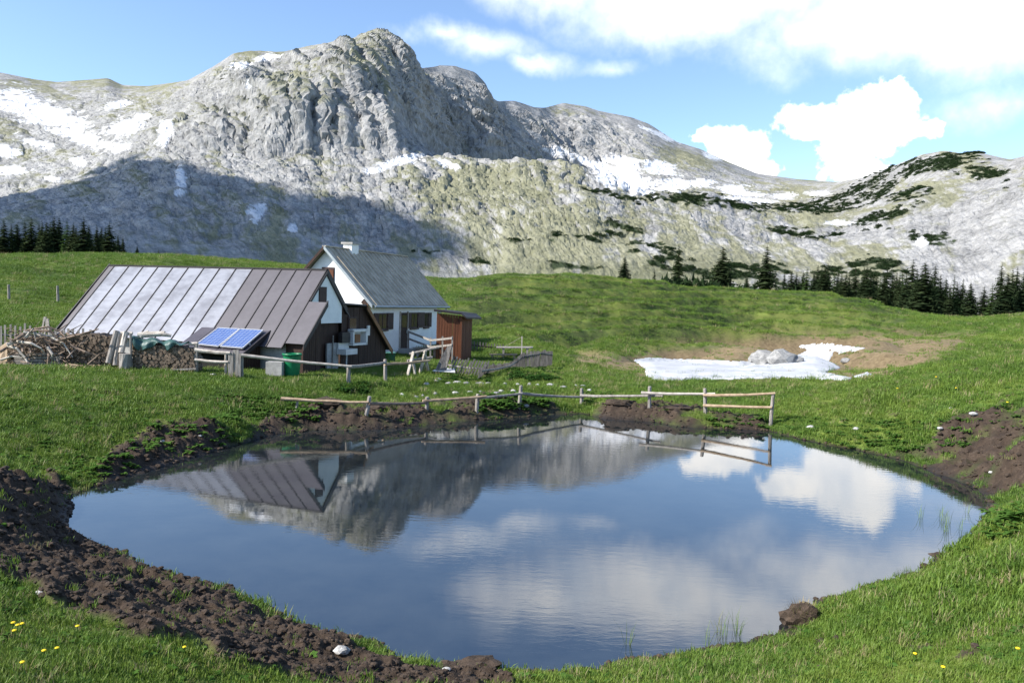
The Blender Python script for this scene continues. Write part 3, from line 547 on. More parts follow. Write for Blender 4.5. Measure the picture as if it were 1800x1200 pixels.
# ------------------------------------------------------------------ dark annex between barn and house
annex = thing('wooden_annex', 'dark brown plank annex between the barn and the white house', 'annex', B(-.6, -2.5, .5))
def az_(b_): return 3.06 if b_ > -2.5 else 3.06-(-2.5-b_)*.94
planks(-.02, -4.15, -1.0, .3, lambda q: az_(q)-.06, M['dark_wood'], annex, 16)
m_ = MB(); m_.slab([B(-3.4, -4.1, .3), B(-.1, -4.1, .3), B(-.1, -4.1, 1.5), B(-3.4, -4.1, 1.5)], bv*.06); m_.obj('side_wall', M['dark_wood'], annex)
m_ = MB(); m_.slab([B(-3.5, -.9, 3.12), B(.12, -.9, 3.12), B(.12, -2.5, 3.06), B(-3.5, -2.5, 3.06)], (0, 0, .05)); m_.obj('flat_roof', M['roof_dark'], annex)
m_ = MB(); m_.slab([B(-3.5, -2.5, 3.06), B(.12, -2.5, 3.06), B(.12, -4.4, az_(-4.4)), B(-3.5, -4.4, az_(-4.4))], (0, 0, .05)); m_.obj('sloping_roof', M['roof_dark'], annex)
m_ = MB(); m_.slab([B(.12, -2.46, 2.92), B(.16, -2.46, 2.92), B(.16, -4.42, az_(-4.42)-.16), B(.12, -4.42, az_(-4.42)-.16)], (0, 0, .2)); m_.obj('bargeboard', M['brown_board'], annex)
m_ = MB(); m_.slab([B(.0, -1.4, 2.1), B(.0, -1.95, 2.1), B(.0, -1.95, 2.65), B(.0, -1.4, 2.65)], bu*.03); wn_ = m_.obj('window', M['shutter'], annex)
m_ = MB(); m_.slab([B(.032, -1.46, 2.16), B(.032, -1.89, 2.16), B(.032, -1.89, 2.59), B(.032, -1.46, 2.59)], bu*.008); m_.obj('pane', M['glass'], wn_)
m_ = MB(); m_.beam(B(.03, -2.75, 1.92), B(.03, -2.75, 2.3), .16, .05, bu); m_.obj('lamp_box', M['white_enamel'], annex)
# things fixed or leaning at the annex
def boxthing(name, label, cat, b0, b1, z0, z1, a0, a1, mt_):
    t = thing(name, label, cat, B((a0+a1)/2, (b0+b1)/2, z0)); m_ = MB(); m_.slab([B(a0, b0, z0), B(a1, b0, z0), B(a1, b1, z0), B(a0, b1, z0)], (0, 0, z1-z0)); m_.obj('body', mt_, t); return t
t = thing('wall_cabinet', 'white open-fronted wall cabinet hung on the dark annex', 'cabinet', B(.1, -1.8, 1.65))
for nm, (b0, b1, z0, z1) in {'side': (-1.42, -1.34, 1.65, 2.16), 'other_side': (-2.32, -2.22, 1.62, 2.16), 'top': (-2.32, -1.34, 2.1, 2.2), 'base': (-2.32, -1.34, 1.6, 1.68)}.items():
    m_ = MB(); m_.slab([B(.03, b0, z0), B(.28, b0, z0), B(.28, b1, z0), B(.03, b1, z0)], (0, 0, z1-z0)); m_.obj('side' if 'side' in nm else nm, M['white_enamel'], t)
m_ = MB(); m_.slab([B(.03, -2.22, 1.68), B(.05, -2.22, 1.68), B(.05, -1.42, 1.68), B(.03, -1.42, 1.68)], (0, 0, .42)); m_.obj('back', M['white_enamel'], t)
m_ = MB(); m_.slab([B(.06, -1.95, 1.7), B(.2, -1.95, 1.7), B(.2, -1.6, 1.7), B(.06, -1.6, 1.7)], (0, 0, .3)); m_.obj('stored_box', M['brown_board'], t)
boxthing('meter_box', 'dark grey box on the annex wall left of the white cabinet', 'box', -1.25, -.75, 1.72, 2.1, .02, .2, M['roof_edge'])
t = thing('sink', 'white wash basin on the dark annex wall above the grass', 'sink', B(.2, -1.05, .6))
m_ = MB()
for (b0, b1, a0, a1, z0, z1) in [(-1.42, -.68, .02, .42, 1.30, 1.34), (-1.42, -1.38, .02, .42, 1.34, 1.5), (-.72, -.68, .02, .42, 1.34, 1.5), (-1.38, -.72, .38, .42, 1.34, 1.5), (-1.38, -.72, .02, .07, 1.34, 1.72)]:
    m_.slab([B(a0, b0, z0), B(a1, b0, z0), B(a1, b1, z0), B(a0, b1, z0)], (0, 0, z1-z0))
m_.obj('basin', M['white_enamel'], t); m_ = MB(); m_.tube([B(.2, -1.05, .55), B(.2, -1.05, 1.3)], .03); m_.obj('drain_pipe', M['white_enamel'], t)
t = boxthing('door_panel', 'pale grey panel leaning upright in the dark gap beside the sink', 'panel', -.82, -.12, .45, 1.72, -.06, 0., M['concrete'])
m_ = MB(); m_.beam(B(.03, -.42, .5), B(.03, -.42, 2.0), .04, .03, bu); tag(m_.obj('pole', M['grey_wood'], loc=B(.03, -.42, .5)), 'thin dark pole leaning before the pale grey panel', 'pole')
# ------------------------------------------------------------------ white house
HA, hu, hv, Hh = frame((-8.827, 37.), 1.224)
house = thing('farmhouse', 'white plastered farmhouse with steep grey tin roof and brown shutters', 'house', Hh(4, 0, .6))
HR, HE, HW, HL = 5.62, 2.98, 2.61, 8.15; hs = (HR-HE)/HW
W0, W1, WB = .3, 7.6, 2.25
def hrz(b_): return HR-hs*abs(b_)
prof = [(-WB, .3), (WB, .3), (WB, hrz(WB)-.1), (0, HR-.1), (-WB, hrz(WB)-.1)]; m_ = MB(); k = len(prof)
m_.add([Hh(W0, p, q) for p, q in prof]+[Hh(W1, p, q) for p, q in prof], [tuple(range(k))[::-1], tuple(range(k, 2*k))]+[(i, (i+1) % k, (i+1) % k+k, i+k) for i in range(k)]); m_.obj('wall', M['plaster'], house)
hn = hv*hs+np.array([0, 0, 1.]); hn /= np.linalg.norm(hn); hn2 = -hv*hs+np.array([0, 0, 1.]); hn2 /= np.linalg.norm(hn2)
for i in range(22):
    a0, a1 = HL*i/22+.008, HL*(i+1)/22-.008; m_ = MB(); m_.slab([Hh(a0, 0, HR), Hh(a1, 0, HR), Hh(a1, HW, HE), Hh(a0, HW, HE)], hn*.03); rp = m_.obj('roof_panel', M['roof_grey'], house)
    m_ = MB(); m_.slab([Hh(a1-.012, .02, HR), Hh(a1+.028, .02, HR), Hh(a1+.028, HW, HE), Hh(a1-.012, HW, HE)], hn*.055); m_.obj('seam', M['roof_grey'], rp)
m_ = MB(); m_.slab([Hh(0, 0, HR), Hh(HL, 0, HR), Hh(HL, -HW, HE), Hh(0, -HW, HE)], hn2*.03); m_.obj('rear_roof', M['roof_grey'], house)
for s_ in (1, -1):
    m_ = MB(); m_.slab([Hh(-.04, 0, HR-.12), Hh(.02, 0, HR-.12), Hh(.02, s_*HW, HE-.12), Hh(-.04, s_*HW, HE-.12)], (0, 0, .17)); m_.obj('verge_board', M['gutter'] if s_ > 0 else M['dark_wood'], house)
m_ = MB(); m_.beam(Hh(0, 0, HR+.03), Hh(HL, 0, HR+.03), .2, .05); m_.obj('ridge_cap', M['roof_grey'], house)
m_ = MB(); m_.tube([Hh(.1, HW+.06, HE-.05), Hh(HL+.1, HW+.06, HE-.08)], .065); m_.obj('gutter', M['gutter'], house)
m_ = MB(); m_.tube([Hh(HL-.15, HW+.05, HE-.1), Hh(HL-.2, HW-.1, HE-.3), Hh(HL-.5, WB+.05, HE-.4)], .04); m_.obj('downpipe', M['gutter'], house)
m_ = MB(); m_.beam(Hh(.1, HW-.3, HE-.0), Hh(.1, WB-.2, HE+.2), .14, .2); m_.obj('purlin_end', M['dark_wood'], house)
m_ = MB(); m_.slab([Hh(2.02, -.24, 5.1), Hh(2.65, -.24, 5.1), Hh(2.65, .24, 5.1), Hh(2.02, .24, 5.1)], (0, 0, .78)); ch = m_.obj('chimney', M['plaster'], house)
m_ = MB(); m_.slab([Hh(1.94, -.32, 5.88), Hh(2.73, -.32, 5.88), Hh(2.73, .32, 5.88), Hh(1.94, .32, 5.88)], (0, 0, .09)); m_.obj('cap', M['concrete'], ch)
def hbox(a0, a1, z0, z1, b0, b1, nm, mt_, par):
    m_ = MB(); m_.slab([Hh(a0, b0, z0), Hh(a1, b0, z0), Hh(a1, b1, z0), Hh(a0, b1, z0)], (0, 0, z1-z0)); return m_.obj(nm, mt_, par)
def hwin(a0, a1, z0, z1, sl, sr):
    wdw = hbox(a0, a1, z0, z1, WB-.02, WB+.03, 'window', M['shutter'], house); hbox(a0+.07, a1-.07, z0+.07, z1-.07, WB+.03, WB+.036, 'pane', M['glass'], wdw)
    hbox((a0+a1)/2-.02, (a0+a1)/2+.02, z0+.07, z1-.07, WB+.037, WB+.05, 'glazing_bar', M['shutter'], wdw); hbox(a0-.08, a1+.08, z0-.07, z0-.01, WB-.02, WB+.1, 'sill', M['shutter'], wdw)
    for s_, wd in ((0, sl), (1, sr)):
        if wd:
            x0, x1 = (a0-wd, a0-.02) if s_ == 0 else (a1+.02, a1+wd)
            sh = hbox(x0, x1, z0, z1, WB+.012, WB+.055, 'shutter', M['shutter'], house)
            for zz in (z0+.1, z1-.16): hbox(x0+.04, x1-.04, zz, zz+.06, WB+.056, WB+.075, 'batten', M['shutter'], sh)
hwin(1.13, 1.97, 1.83, 2.62, .4, .62); hwin(4.47, 5.2, 1.83, 2.62, .3, .78); hwin(6.0, 6.42, 1.84, 2.6, 0, .42)
dr = hbox(3.38, 4.10, .74, 2.62, WB-.02, WB+.03, 'door', M['dark_wood'], house)
for a0, a1 in ((3.30, 3.38), (4.10, 4.18)): hbox(a0, a1, .74, 2.68, WB-.02, WB+.05, 'door_frame', M['pale_wood'], dr)
hbox(3.48, 4.0, 1.9, 2.5, WB+.03, WB+.045, 'door_pane', M['glass'], dr); hbox(3.98, 4.02, 1.6, 1.75, WB+.03, WB+.08, 'handle', M['gutter'], dr)
hbox(3.1, 4.6, .3, .74, WB+.0, WB+.7, 'doorstep', M['concrete'], house)
gs = hbox(0, 1, 0, 1, 0, 1, 'x', M['shutter'], None); bpy.data.objects.remove(gs)
m_ = MB(); m_.slab([Hh(W0-.03, -.28, 3.95), Hh(W0-.03, .40, 3.95), Hh(W0-.03, .40, 4.68), Hh(W0-.03, -.28, 4.68)], hu*.05); gw2 = m_.obj('window', M['shutter'], house)
for q0, q1 in ((-.24, .05), (.08, .36)):
    m_ = MB(); m_.slab([Hh(W0-.05, q0, 3.99), Hh(W0-.05, q1, 3.99), Hh(W0-.05, q1, 4.56), Hh(W0-.05, q0, 4.56)], hu*.02); m_.obj('shutter_leaf', M['red_wood'], gw2)
# reddish shed at the far end
E0, E1 = onz(766, 629, .62), onz(808, 633, .55); E2 = ydepth(828, 629, E1[1]+1.5); E3 = E2+(E0-E1)
rs = thing('plank_shed', 'reddish brown vertical plank shed with dark sloping roof, right of the white house', 'shed', (E0+E1+E2+E3)/4)
def wallp(Pa, Pb, za, zb, n_):
    d = (Pb-Pa); nrm = np.array([d[1], -d[0], 0]); nrm /= np.linalg.norm(nrm)
    for i in range(n_):
        p, q = Pa+d*(i/n_+.006), Pa+d*((i+1)/n_-.006); p = p.copy(); q = q.copy(); p[2] = q[2] = .2; o_ = nrm*random.uniform(0, .012); m_ = MB()
        m_.hexa([p+o_, q+o_, q-nrm*.03, p-nrm*.03]+[v+np.array([0, 0, (za+(zb-za)*(i+.5)/n_)-.2]) for v in (p+o_, q+o_, q-nrm*.03, p-nrm*.03)]); m_.obj('plank', M['red_wood'], rs)
wallp(E0, E1, 2.72, 2.62, 9); wallp(E1, E2, 2.62, 2.45, 9); wallp(E2, E3, 2.4, 2.5, 6); wallp(E3, E0, 2.5, 2.7, 6)
ex = (E1-E0)/np.linalg.norm(E1-E0); ey = (E2-E1)/np.linalg.norm(E2-E1); lift = lambda P, z: np.array([P[0], P[1], z])
R0, R1 = E0-ey*.25-ex*.05, E1-ey*.25+ex*.12; R2, R3 = R1+ey*2.1, R0+ey*2.1
m_ = MB(); m_.slab([lift(R0, 2.80), lift(R1, 2.68), lift(R2, 2.62), lift(R3, 2.74)], (0, 0, .1)); m_.obj('roof', M['roof_edge'], rs)
m_ = MB(); m_.slab([lift(R1, 2.68), lift(R1+ex*.24, 2.5), lift(R2+ex*.24, 2.44), lift(R2, 2.62)], (0, 0, .08)); m_.obj('roof_overhang', M['roof_edge'], rs)
m_ = MB(); m_.beam(lift(E1+ex*.03-ey*.03, .2), lift(E1+ex*.03-ey*.03, 2.62), .09, .09, (0, 1, 0)); m_.obj('corner_post', M['red_wood'], rs)
# ------------------------------------------------------------------ fences, posts, rails
def up(g, px, py): return ydepth(px, py, g[1])
def post_obj(top, base, r_, mt_, parent=None, name='post', loc=None):
    m_ = MB(); b_ = np.array(base); b_ = b_-np.array([0, 0, .25]); t_ = np.array(top); mid = (b_+t_)/2+np.array([random.uniform(-.01, .01), 0, 0])
    m_.tube([b_, mid, t_-(t_-b_)*.03, t_], [r_*1.05, r_, r_*.95, r_*.7], 8, .06); return m_.obj(name, mt_, parent, loc=loc)
def rail(p0, p1, r_, mt_, parent, sag=.02, name='rail', n=6):
    p0, p1 = np.array(p0), np.array(p1); pts = [p0+(p1-p0)*t+np.array([0, 0, -sag*4*t*(1-t)+random.uniform(-.008, .008)]) for t in np.linspace(0, 1, n)]
    m_ = MB(); m_.tube(pts, [r_*(1-.25*t) for t in np.linspace(0, 1, n)], 8, .07); return m_.obj(name, mt_, parent)
posts = [((523,705),(520,724)),((650,696),(642,725)),((751,697),(749,722)),((840,692),(838,727)),((916,677),(912,718)),((1022.5,682),(1022,711)),((1142,678.6),(1142,718)),((1239,682),(1241,727)),((1359.5,690),(1354,750))]
pg = []
for i, (t_, b_) in enumerate(posts):
    bb = G(*b_); pg.append((bb, up(bb, *t_)))
pf = thing('rail_fence', 'grey pole rail fence along the far bank of the pond', 'fence', pg[4][0])
for i, (bb, tt) in enumerate(pg): post_obj(tt, bb, .055 if i else .035, M['grey_wood'], pf)
def dep(i, f=0.): return pg[i][0][1]-.07+f
for (a, ia, b_, ib, mt_) in [((494,700),0,(648,707),1,'fresh_wood'),((648,709),1,(748,708),2,'bark'),((743,704),2,(855,696),3,'fresh_wood'),((838,699),3,(918,691),4,'grey_wood'),((914,691),4,(1026,698),5,'grey_wood'),((1020,695),5,(1165,695),6,'grey_wood'),((1127,690.5),6,(1257,692),7,'pale_wood'),((1236,695),7,(1363,690.5),8,'fresh_wood'),((1236,712),7,(1357,715),8,'fresh_wood')]:
    rail(ydepth(*a, dep(ia)), ydepth(*b_, dep(ib)), .045, M[mt_], pf)
yard = []
for t_, b_ in [((613,642),(612,678)),((677,631),(678,672))]:
    bb = G(*b_); yard.append((bb, up(bb, *t_)))
yf = thing('yard_rail_fence', 'grey pole rail fence in front of the barn and green bin', 'fence', yard[0][0])
for bb, tt in yard: post_obj(tt, bb, .06, M['grey_wood'], yf)
gpost = G(415, 664)
rail(ydepth(424, 623.5, gpost[1]-.1), ydepth(618, 644, yard[0][0][1]-.09), .05, M['pale_wood'], yf)
rail(ydepth(614, 645, yard[0][0][1]-.09), ydepth(678, 637, yard[1][0][1]-.09), .06, M['grey_wood'], yf)
rail(ydepth(676, 640, yard[1][0][1]-.09), ydepth(755, 634, yard[1][0][1]+1.2), .05, M['fresh_wood'], yf)
lf = thing('gate_rails', 'pair of pale rails beside the upright board bundle before the lean-to', 'fence', G(397, 660))
rail(ydepth(343, 614, gpost[1]), ydepth(405, 620, gpost[1]-.05), .06, M['pale_wood'], lf); rail(ydepth(343, 632, gpost[1]), ydepth(402, 636, gpost[1]-.05), .05, M['pale_wood'], lf)
gq = G(397, 660); post_obj(up(gq, 397, 620), gq, .04, M['pale_wood'], lf)
bd = thing('board_bundle', 'upright bundle of grey boards standing at the rail end', 'boards', gpost)
for i in range(6):
    x = 404+i*4.2; q = ydepth(x, 664, gpost[1]+random.uniform(-.06, .06)); q[2] = gz(q[0], q[1])-.05; tp = ydepth(x+random.uniform(-1, 1), 617+random.uniform(-3, 4), q[1])
    m_ = MB(); m_.beam(q, tp, .085, .05, (0, 1, 0)); m_.obj('board', M['grey_wood'], bd)
# left hill fence posts
for i, (t_, b_) in enumerate([((15,500),(16,528)),((101,502),(102,532))]):
    bb = G(*b_); o = post_obj(up(bb, *t_), bb, .07, M['grey_wood'], loc=bb); o.name = 'fence_post'; tag(o, ('left' if i == 0 else 'right')+' of two lone grey posts on the green hill left of the barn', 'post', 'hill fence posts')
# left picket fence behind the woodpile
lp = thing('picket_fence', 'old grey picket fence behind the branch pile left of the barn', 'fence', G(60, 640)); yl = G(60, 640)[1]+2.4
zl = gz(ydepth(60, 600, yl)[0], yl)
for px, ty in [(2,573),(9,571),(19,570),(27,572),(36,574),(44,568),(53,572),(62,576),(70,577),(90,578),(98,577),(112,579),(120,577),(128,578),(138,580),(146,577),(159,579)]:
    tp = ydepth(px, ty, yl); m_ = MB(); q = tp.copy(); q[2] = gz(tp[0], tp[1])-.05; m_.beam(q, tp, .07, .03, (0, 1, 0)); m_.obj('picket', M['grey_wood'], lp)
rail(ydepth(-10, 588, yl+.05), ydepth(165, 592, yl+.05), .04, M['grey_wood'], lp)
tr = thing('trestle', 'small grey wooden trestle standing behind the branch pile', 'trestle', ydepth(78, 600, yl+.4)); tr.location.z = gz(tr.location.x, tr.location.y)
for a, b_ in [((79,557),(70,600)),((80,557),(87,600)),((84,560),(76,600)),((84,560),(88,602))]: m_ = MB(); m_.beam(ydepth(*b_, yl+.4+random.uniform(-.1,.1)), ydepth(*a, yl+.4), .06, .05); m_.obj('leg', M['pale_wood'], tr)
# ------------------------------------------------------------------ woodpile
def log(p0, p1, r_, mt_, name, label=None, cat=None, parent=None, n=8):
    m_ = MB(); p0, p1 = np.array(p0), np.array(p1); m_.tube([p0, p0*.6+p1*.4+np.array([0, 0, random.uniform(-.02, .02)]), p1], [r_, r_*.95, r_*.85], n, .1)
    o = m_.obj(name, mt_, parent, loc=None if parent else p0)
    if label: tag(o, label, cat)
    return o
def stackzone(name, label, pts, x0, x1, ytop, ybot, yd, rows, cols, rr_):
    t = thing(name, label, 'firewood', (*ydepth((x0+x1)/2, ybot, yd)[:2], gz(*ydepth((x0+x1)/2, ybot, yd)[:2]))); m_ = MB(); P0, P1 = ydepth(x0, ybot, yd), ydepth(x1, ybot, yd); top = ydepth(x0, ytop, yd)[2]
    for i in range(cols):
        for j in range(rows):
            f = (i+.5*(j % 2)+random.uniform(-.2, .2))/cols; p = P0+(P1-P0)*f; gl = gz(p[0], p[1]); lim = pts(f)
            p[2] = gl+.08+(top-gl)*lim*(j+.5)/rows; r_ = rr_*random.uniform(.7, 1.2); k = random.choice((4, 5, 6, 7)); d = np.array([random.uniform(-.12, .12), 1, random.uniform(-.06, .06)])
            m_.tube([p-d*random.uniform(.0, .09), p+d*.5], [r_, r_], k, .18)
    o = m_.obj('stacked_logs', M['log_end'], t); o['kind'] = 'stuff'; return t, P0, P1, top
gw3 = G(290, 652)[1]-.1
ws, P0, P1, tp = stackzone('firewood_stack', 'neat stack of split firewood ends under the green tarpaulin', lambda f: .98-.18*f, 234, 344, 606, 649, gw3, 13, 30, .052)
m_ = MB(); q = ydepth(344.5, 655, gw3); q[2] = gz(q[0], q[1])-.1; m_.beam(q, ydepth(344.5, 603, gw3), .09, .09, (0, 1, 0)); m_.obj('frame_post', M['grey_wood'], ws)
m_ = MB(); m_.beam(ydepth(250, 652, gw3-.08), ydepth(345, 648, gw3-.08), .06, .05); m_.obj('base_rail', M['grey_wood'], ws)
wl, Q0, Q1, tp2 = stackzone('log_heap', 'rough heap of dark firewood logs left of the leaning posts', lambda f: .72+.25*math.sin(f*2.6), 96, 205, 588, 642, gw3+.25, 13, 26, .058)
stackzone('log_heap', 'dark heap of old logs behind the bare crooked branches', lambda f: .45+.4*math.sin(.4+f*2.2), 14, 104, 588, 642, gw3+.35, 12, 22, .06)
# tarp draped over the right stack
ts = np.linspace(0, 1, 26); tv = np.linspace(0, 1, 12); V = []
for f in ts:
    for h in tv:
        px = 232+100*f; drop = (.10+.62*math.exp(-((f-.2)/.13)**2)+.34*math.exp(-((f-.62)/.12)**2)+.12*math.sin(f*23))*h; py = 594+f*10
        back = np.clip(.6-h*1.3, 0, .6); p = ydepth(px, py, gw3-.12+back); p[2] += .05*math.sin(f*19+h*3)-(drop*.62 if h > .45 else 0)+.03; p[1] -= .06*math.sin(f*31)*h; V.append(p)
Fc = [(i*12+j, i*12+j+1, (i+1)*12+j+1, (i+1)*12+j) for i in range(25) for j in range(11)]
tar = make('tarpaulin', V, Fc, M['tarp'], smooth=True, loc=V[0]); sm_ = tar.modifiers.new('thickness', 'SOLIDIFY'); sm_.thickness = .01
tag(tar, 'crumpled dark green tarpaulin draped over the right firewood stack', 'tarpaulin')
for i, (a, b_, r_, lb) in enumerate([((243,589),(290,586),.09,'thick bleached log lying along the top of the tarpaulin'),((247,592),(262,584),.08,'short pale log at the left end of the tarpaulin'),((286,588),(301,590),.06,'short bleached log at the right end of the tarpaulin top'),((205,586),(233,586),.06,'pale log bridging the leaning posts and the tarpaulin')]):
    log(ydepth(*a, gw3+.05), ydepth(*b_, gw3+.12), r_, M['pale_wood'], 'firewood_log', lb, 'log')
log(ydepth(332, 604, gw3), ydepth(348, 603, gw3), .05, M['pale_wood'], 'firewood_log', 'pale log end resting on the right corner post of the firewood stack', 'log')
for i, (a, b_, r_, mt_, lb) in enumerate([((205,581),(191,638),.10,'grey_wood','thickest grey post leaning on the firewood between the two stacks'),((210,587),(203,642),.08,'grey_wood','second leaning grey post between the firewood stacks, right of the thickest'),((221,583),(213,620),.09,'pale_wood','short bleached slab leaning behind the stump in the woodpile'),((229.5,586),(230.5,646),.04,'grey_wood','thin upright stake at the left end of the tarpaulin stack')]):
    q = ydepth(*b_, gw3-.15); q[2] = max(q[2], gz(q[0], q[1])) if i != 2 else q[2]; log(q, ydepth(*a, gw3+(.05 if i < 3 else -.13)), r_, M[mt_], 'leaning_post', lb, 'post')
q = ydepth(220, 646, gw3-.2); q[2] = gz(q[0], q[1])-.05; m_ = MB(); m_.tube([q, q+np.array([0, 0, .3]), q+np.array([.01, 0, .56])], [.19, .17, .175], 12, .06)
tag(m_.obj('chopping_block', M['grey_wood'], loc=q), 'upright grey stump used as chopping block before the woodpile', 'stump')
# low stacked boards at the left
sb_ = thing('board_stack', 'low stack of dark grey boards under the bare branches', 'boards', G(70, 640))
for j in range(4):
    for k in range(2):
        p = ydepth(26+random.uniform(-3, 4), 639-j*5, gw3+.1+k*.18); q = ydepth(112+random.uniform(-5, 3), 637-j*5, gw3+.1+k*.18); m_ = MB(); m_.beam(p, q, .16, .07); m_.obj('board', M['grey_wood'], sb_)
# bare crooked branches: a heap, each branch its own part
bp_ = thing('branch_heap', 'tangled heap of bare bleached crooked branches at the left edge', 'branches', G(55, 645))
def branch(pts, r0, mt_='bark', dz=0.):
    P = [ydepth(x, y, gw3-.25+dz+random.uniform(-.15, .15)) for x, y in pts]; m_ = MB(); n = len(P)
    m_.tube(P, [r0*(1-.7*i/(n-1)) for i in range(n)], 6, .12); return m_.obj('branch', M[mt_], bp_)
for pts, r_ in [([(12,606),(30,600),(55,603),(72,612),(80,622)],.055),([(14,607),(30,612),(44,628),(50,640),(54,648)],.05),([(38,606),(40,618),(46,626),(52,632)],.035),([(52,608),(54,620),(60,632)],.035),([(84,610),(92,622),(91,640),(84,648)],.05),([(84,645),(86,625),(80,606),(70,598)],.04),([(22,600),(50,580),(84,574),(105,582),(116,594)],.05),([(30,596),(48,584),(66,580),(84,582),(100,590)],.04),([(60,586),(90,592),(112,604),(128,628)],.045),([(66,592),(80,600),(108,606)],.03),([(110,596),(150,586),(173,578)],.05),([(100,600),(130,590),(170,579)],.04),([(0,618),(14,610),(30,606)],.05),([(2,632),(20,626),(40,628)],.04),([(125,608),(150,618),(165,624)],.04),([(140,606),(156,592)],.03),([(118,630),(134,612),(150,600)],.03),([(155,640),(175,622),(190,618)],.03),([(42,584),(60,584),(72,590)],.06),([(46,592),(58,578),(64,600)],.05)]: branch(pts, r_, random.choice(['bark', 'pale_wood', 'bark']))
for k in range(120):
    x, y = random.uniform(8, 125), random.uniform(578, 638); a = random.uniform(-.9, .9); L_ = random.uniform(10, 30); branch([(x, y), (x+L_*.5*math.cos(a), y+L_*.5*math.sin(a)+random.uniform(-3, 3)), (x+L_*math.cos(a), y+L_*math.sin(a))], random.uniform(.012, .03), random.choice(['bark', 'log_end']), random.uniform(-.1, .5))
m_ = MB()
for k in range(260):
    q = G(random.uniform(112, 180), random.uniform(636, 650)); a = random.uniform(0, 6.3); d = np.array([math.cos(a), math.sin(a)*.6, random.uniform(0, .5)])*random.uniform(.08, .24); m_.beam(q+np.array([0, 0, random.uniform(.01, .14)]), q+d+np.array([0, 0, .03]), .035, .02)
o = m_.obj('wood_splinters', M['fresh_wood'], loc=G(145, 642)); tag(o, 'litter of pale splinters and bark on the ground before the log heap', 'splinters', kind='stuff')
q0 = ydepth(-8, 640, gw3-.2); m_ = MB(); m_.slab([ydepth(-6, 642, gw3-.2), ydepth(12, 644, gw3-.15), ydepth(13, 600, gw3+.1), ydepth(-4, 612, gw3+.1)], (0, .03, 0)); tag(m_.obj('tan_board', M['fresh_wood'], loc=q0), 'tan board leaning at the left edge of the branch heap', 'board')
# ------------------------------------------------------------------ things in the yard
def lathe(c, prof_, n, name, mt_, parent=None, smooth=True):
    V = []; Fc = []
    for r_, z in prof_:
        for k in range(n): V.append(np.array(c)+np.array([r_*math.cos(2*math.pi*k/n), r_*math.sin(2*math.pi*k/n), z]))
    for i in range(len(prof_)-1):
        for k in range(n): Fc.append((i*n+k, i*n+(k+1) % n, (i+1)*n+(k+1) % n, (i+1)*n+k))
    Fc.append(tuple(range(n))[::-1]); return make(name, V, Fc, mt_, parent, smooth, loc=None if parent else c)
bq = G(513, 661); t = thing('green_bin', 'tall bright green plastic rain barrel beside the barn porch', 'barrel', bq); hb = up(bq, 513, 621)[2]-bq[2]; rb = 16.2/F*bq[1]
lathe(bq, [(rb*.78, -.03), (rb*.8, .02), (rb*.95, hb*.9), (rb*.95, hb*.94), (rb*.9, hb*.93), (rb*.75, .06)], 28, 'tub', M['green_plastic'], t); lathe(bq, [(rb*.96, hb*.92), (rb*1.05, hb*.92), (rb*1.05, hb), (rb*.93, hb), (rb*.93, hb*.92)], 28, 'rim', M['green_plastic'], t)
bq = G(683, 639); t = thing('teal_tub', 'faded teal plastic tub by the corner of the white house', 'tub', bq); hb = up(bq, 683, 619)[2]-bq[2]; rb = 12.5/F*bq[1]
lathe(bq, [(rb*.85, -.03), (rb*.95, hb*.95), (rb*1.03, hb*.95), (rb*1.03, hb), (rb*.93, hb), (rb*.8, .05)], 26, 'tub', M['teal_plastic'], t)
bq = G(484, 661); m_ = MB(); m_.slab([bq+np.array([-.26, -.15, -.05]), bq+np.array([.24, -.17, -.05]), bq+np.array([.25, .2, -.05]), bq+np.array([-.25, .2, -.05])], (0, 0, .5)); tag(m_.obj('stone_block', M['concrete'], loc=bq), 'squat dark grey block between lean-to and green barrel', 'block')
# door railing
dq = Hh(4.25, WB+.75, 0); dd = dq[1]
rl = thing('door_railing', 'grey wooden railing running out from the house door', 'railing', (*ydepth(757, 618, dd-1.2)[:2], gz(*ydepth(757, 618, dd-1.2)[:2])))
pts_ = [(718,582,616,-.6),(757,594,613,-3.),(778,592,616,-4.),(795,592,628,-4.6)]
for px, ty, by, o_ in pts_:
    m_ = MB(); q = ydepth(px, by, dd+o_); q[2] = gz(q[0], q[1])-.1; m_.beam(q, ydepth(px, ty-1, dd+o_), .07, .07, (0, 1, 0)); m_.obj('post', M['grey_wood'], rl)
for (i, j, y0, y1) in [(0, 1, 583, 598), (1, 2, 598, 596), (2, 3, 596, 594), (0, 1, 595, 610), (1, 3, 610, 606)]:
    m_ = MB(); m_.beam(ydepth(pts_[i][0], y0, dd+pts_[i][3]-.05), ydepth(pts_[j][0], y1, dd+pts_[j][3]-.05), .05, .09); m_.obj('rail', M['grey_wood'], rl)
def table(name, label, cat, x0, x1, yt, yb, yd, depth, legs, mt_='grey_wood', thick=.05):
    a, b_ = ydepth(x0, yt, yd), ydepth(x1, yt, yd); c_ = (a+b_)/2; t = thing(name, label, cat, (c_[0], c_[1], gz(c_[0], c_[1]))); n_ = 3
    for i in range(n_):
        m_ = MB(); y0, y1 = depth*i/n_+.005, depth*(i+1)/n_-.005; m_.slab([a+np.array([0, y0, 0]), b_+np.array([0, y0, 0]), b_+np.array([0, y1, 0]), a+np.array([0, y1, 0])], (0, 0, thick)); m_.obj('board', M[mt_], t)
    for f in legs:
        for y0 in (.08, depth-.08):
            p = a+(b_-a)*f+np.array([0, y0, 0]); q = p.copy(); q[2] = gz(p[0], p[1])-.06; m_ = MB(); m_.beam(q, p, .1, .08, (0, 1, 0)); m_.obj('leg', M[mt_], t)
    return t
yt_ = G(900, 640)[1]+3
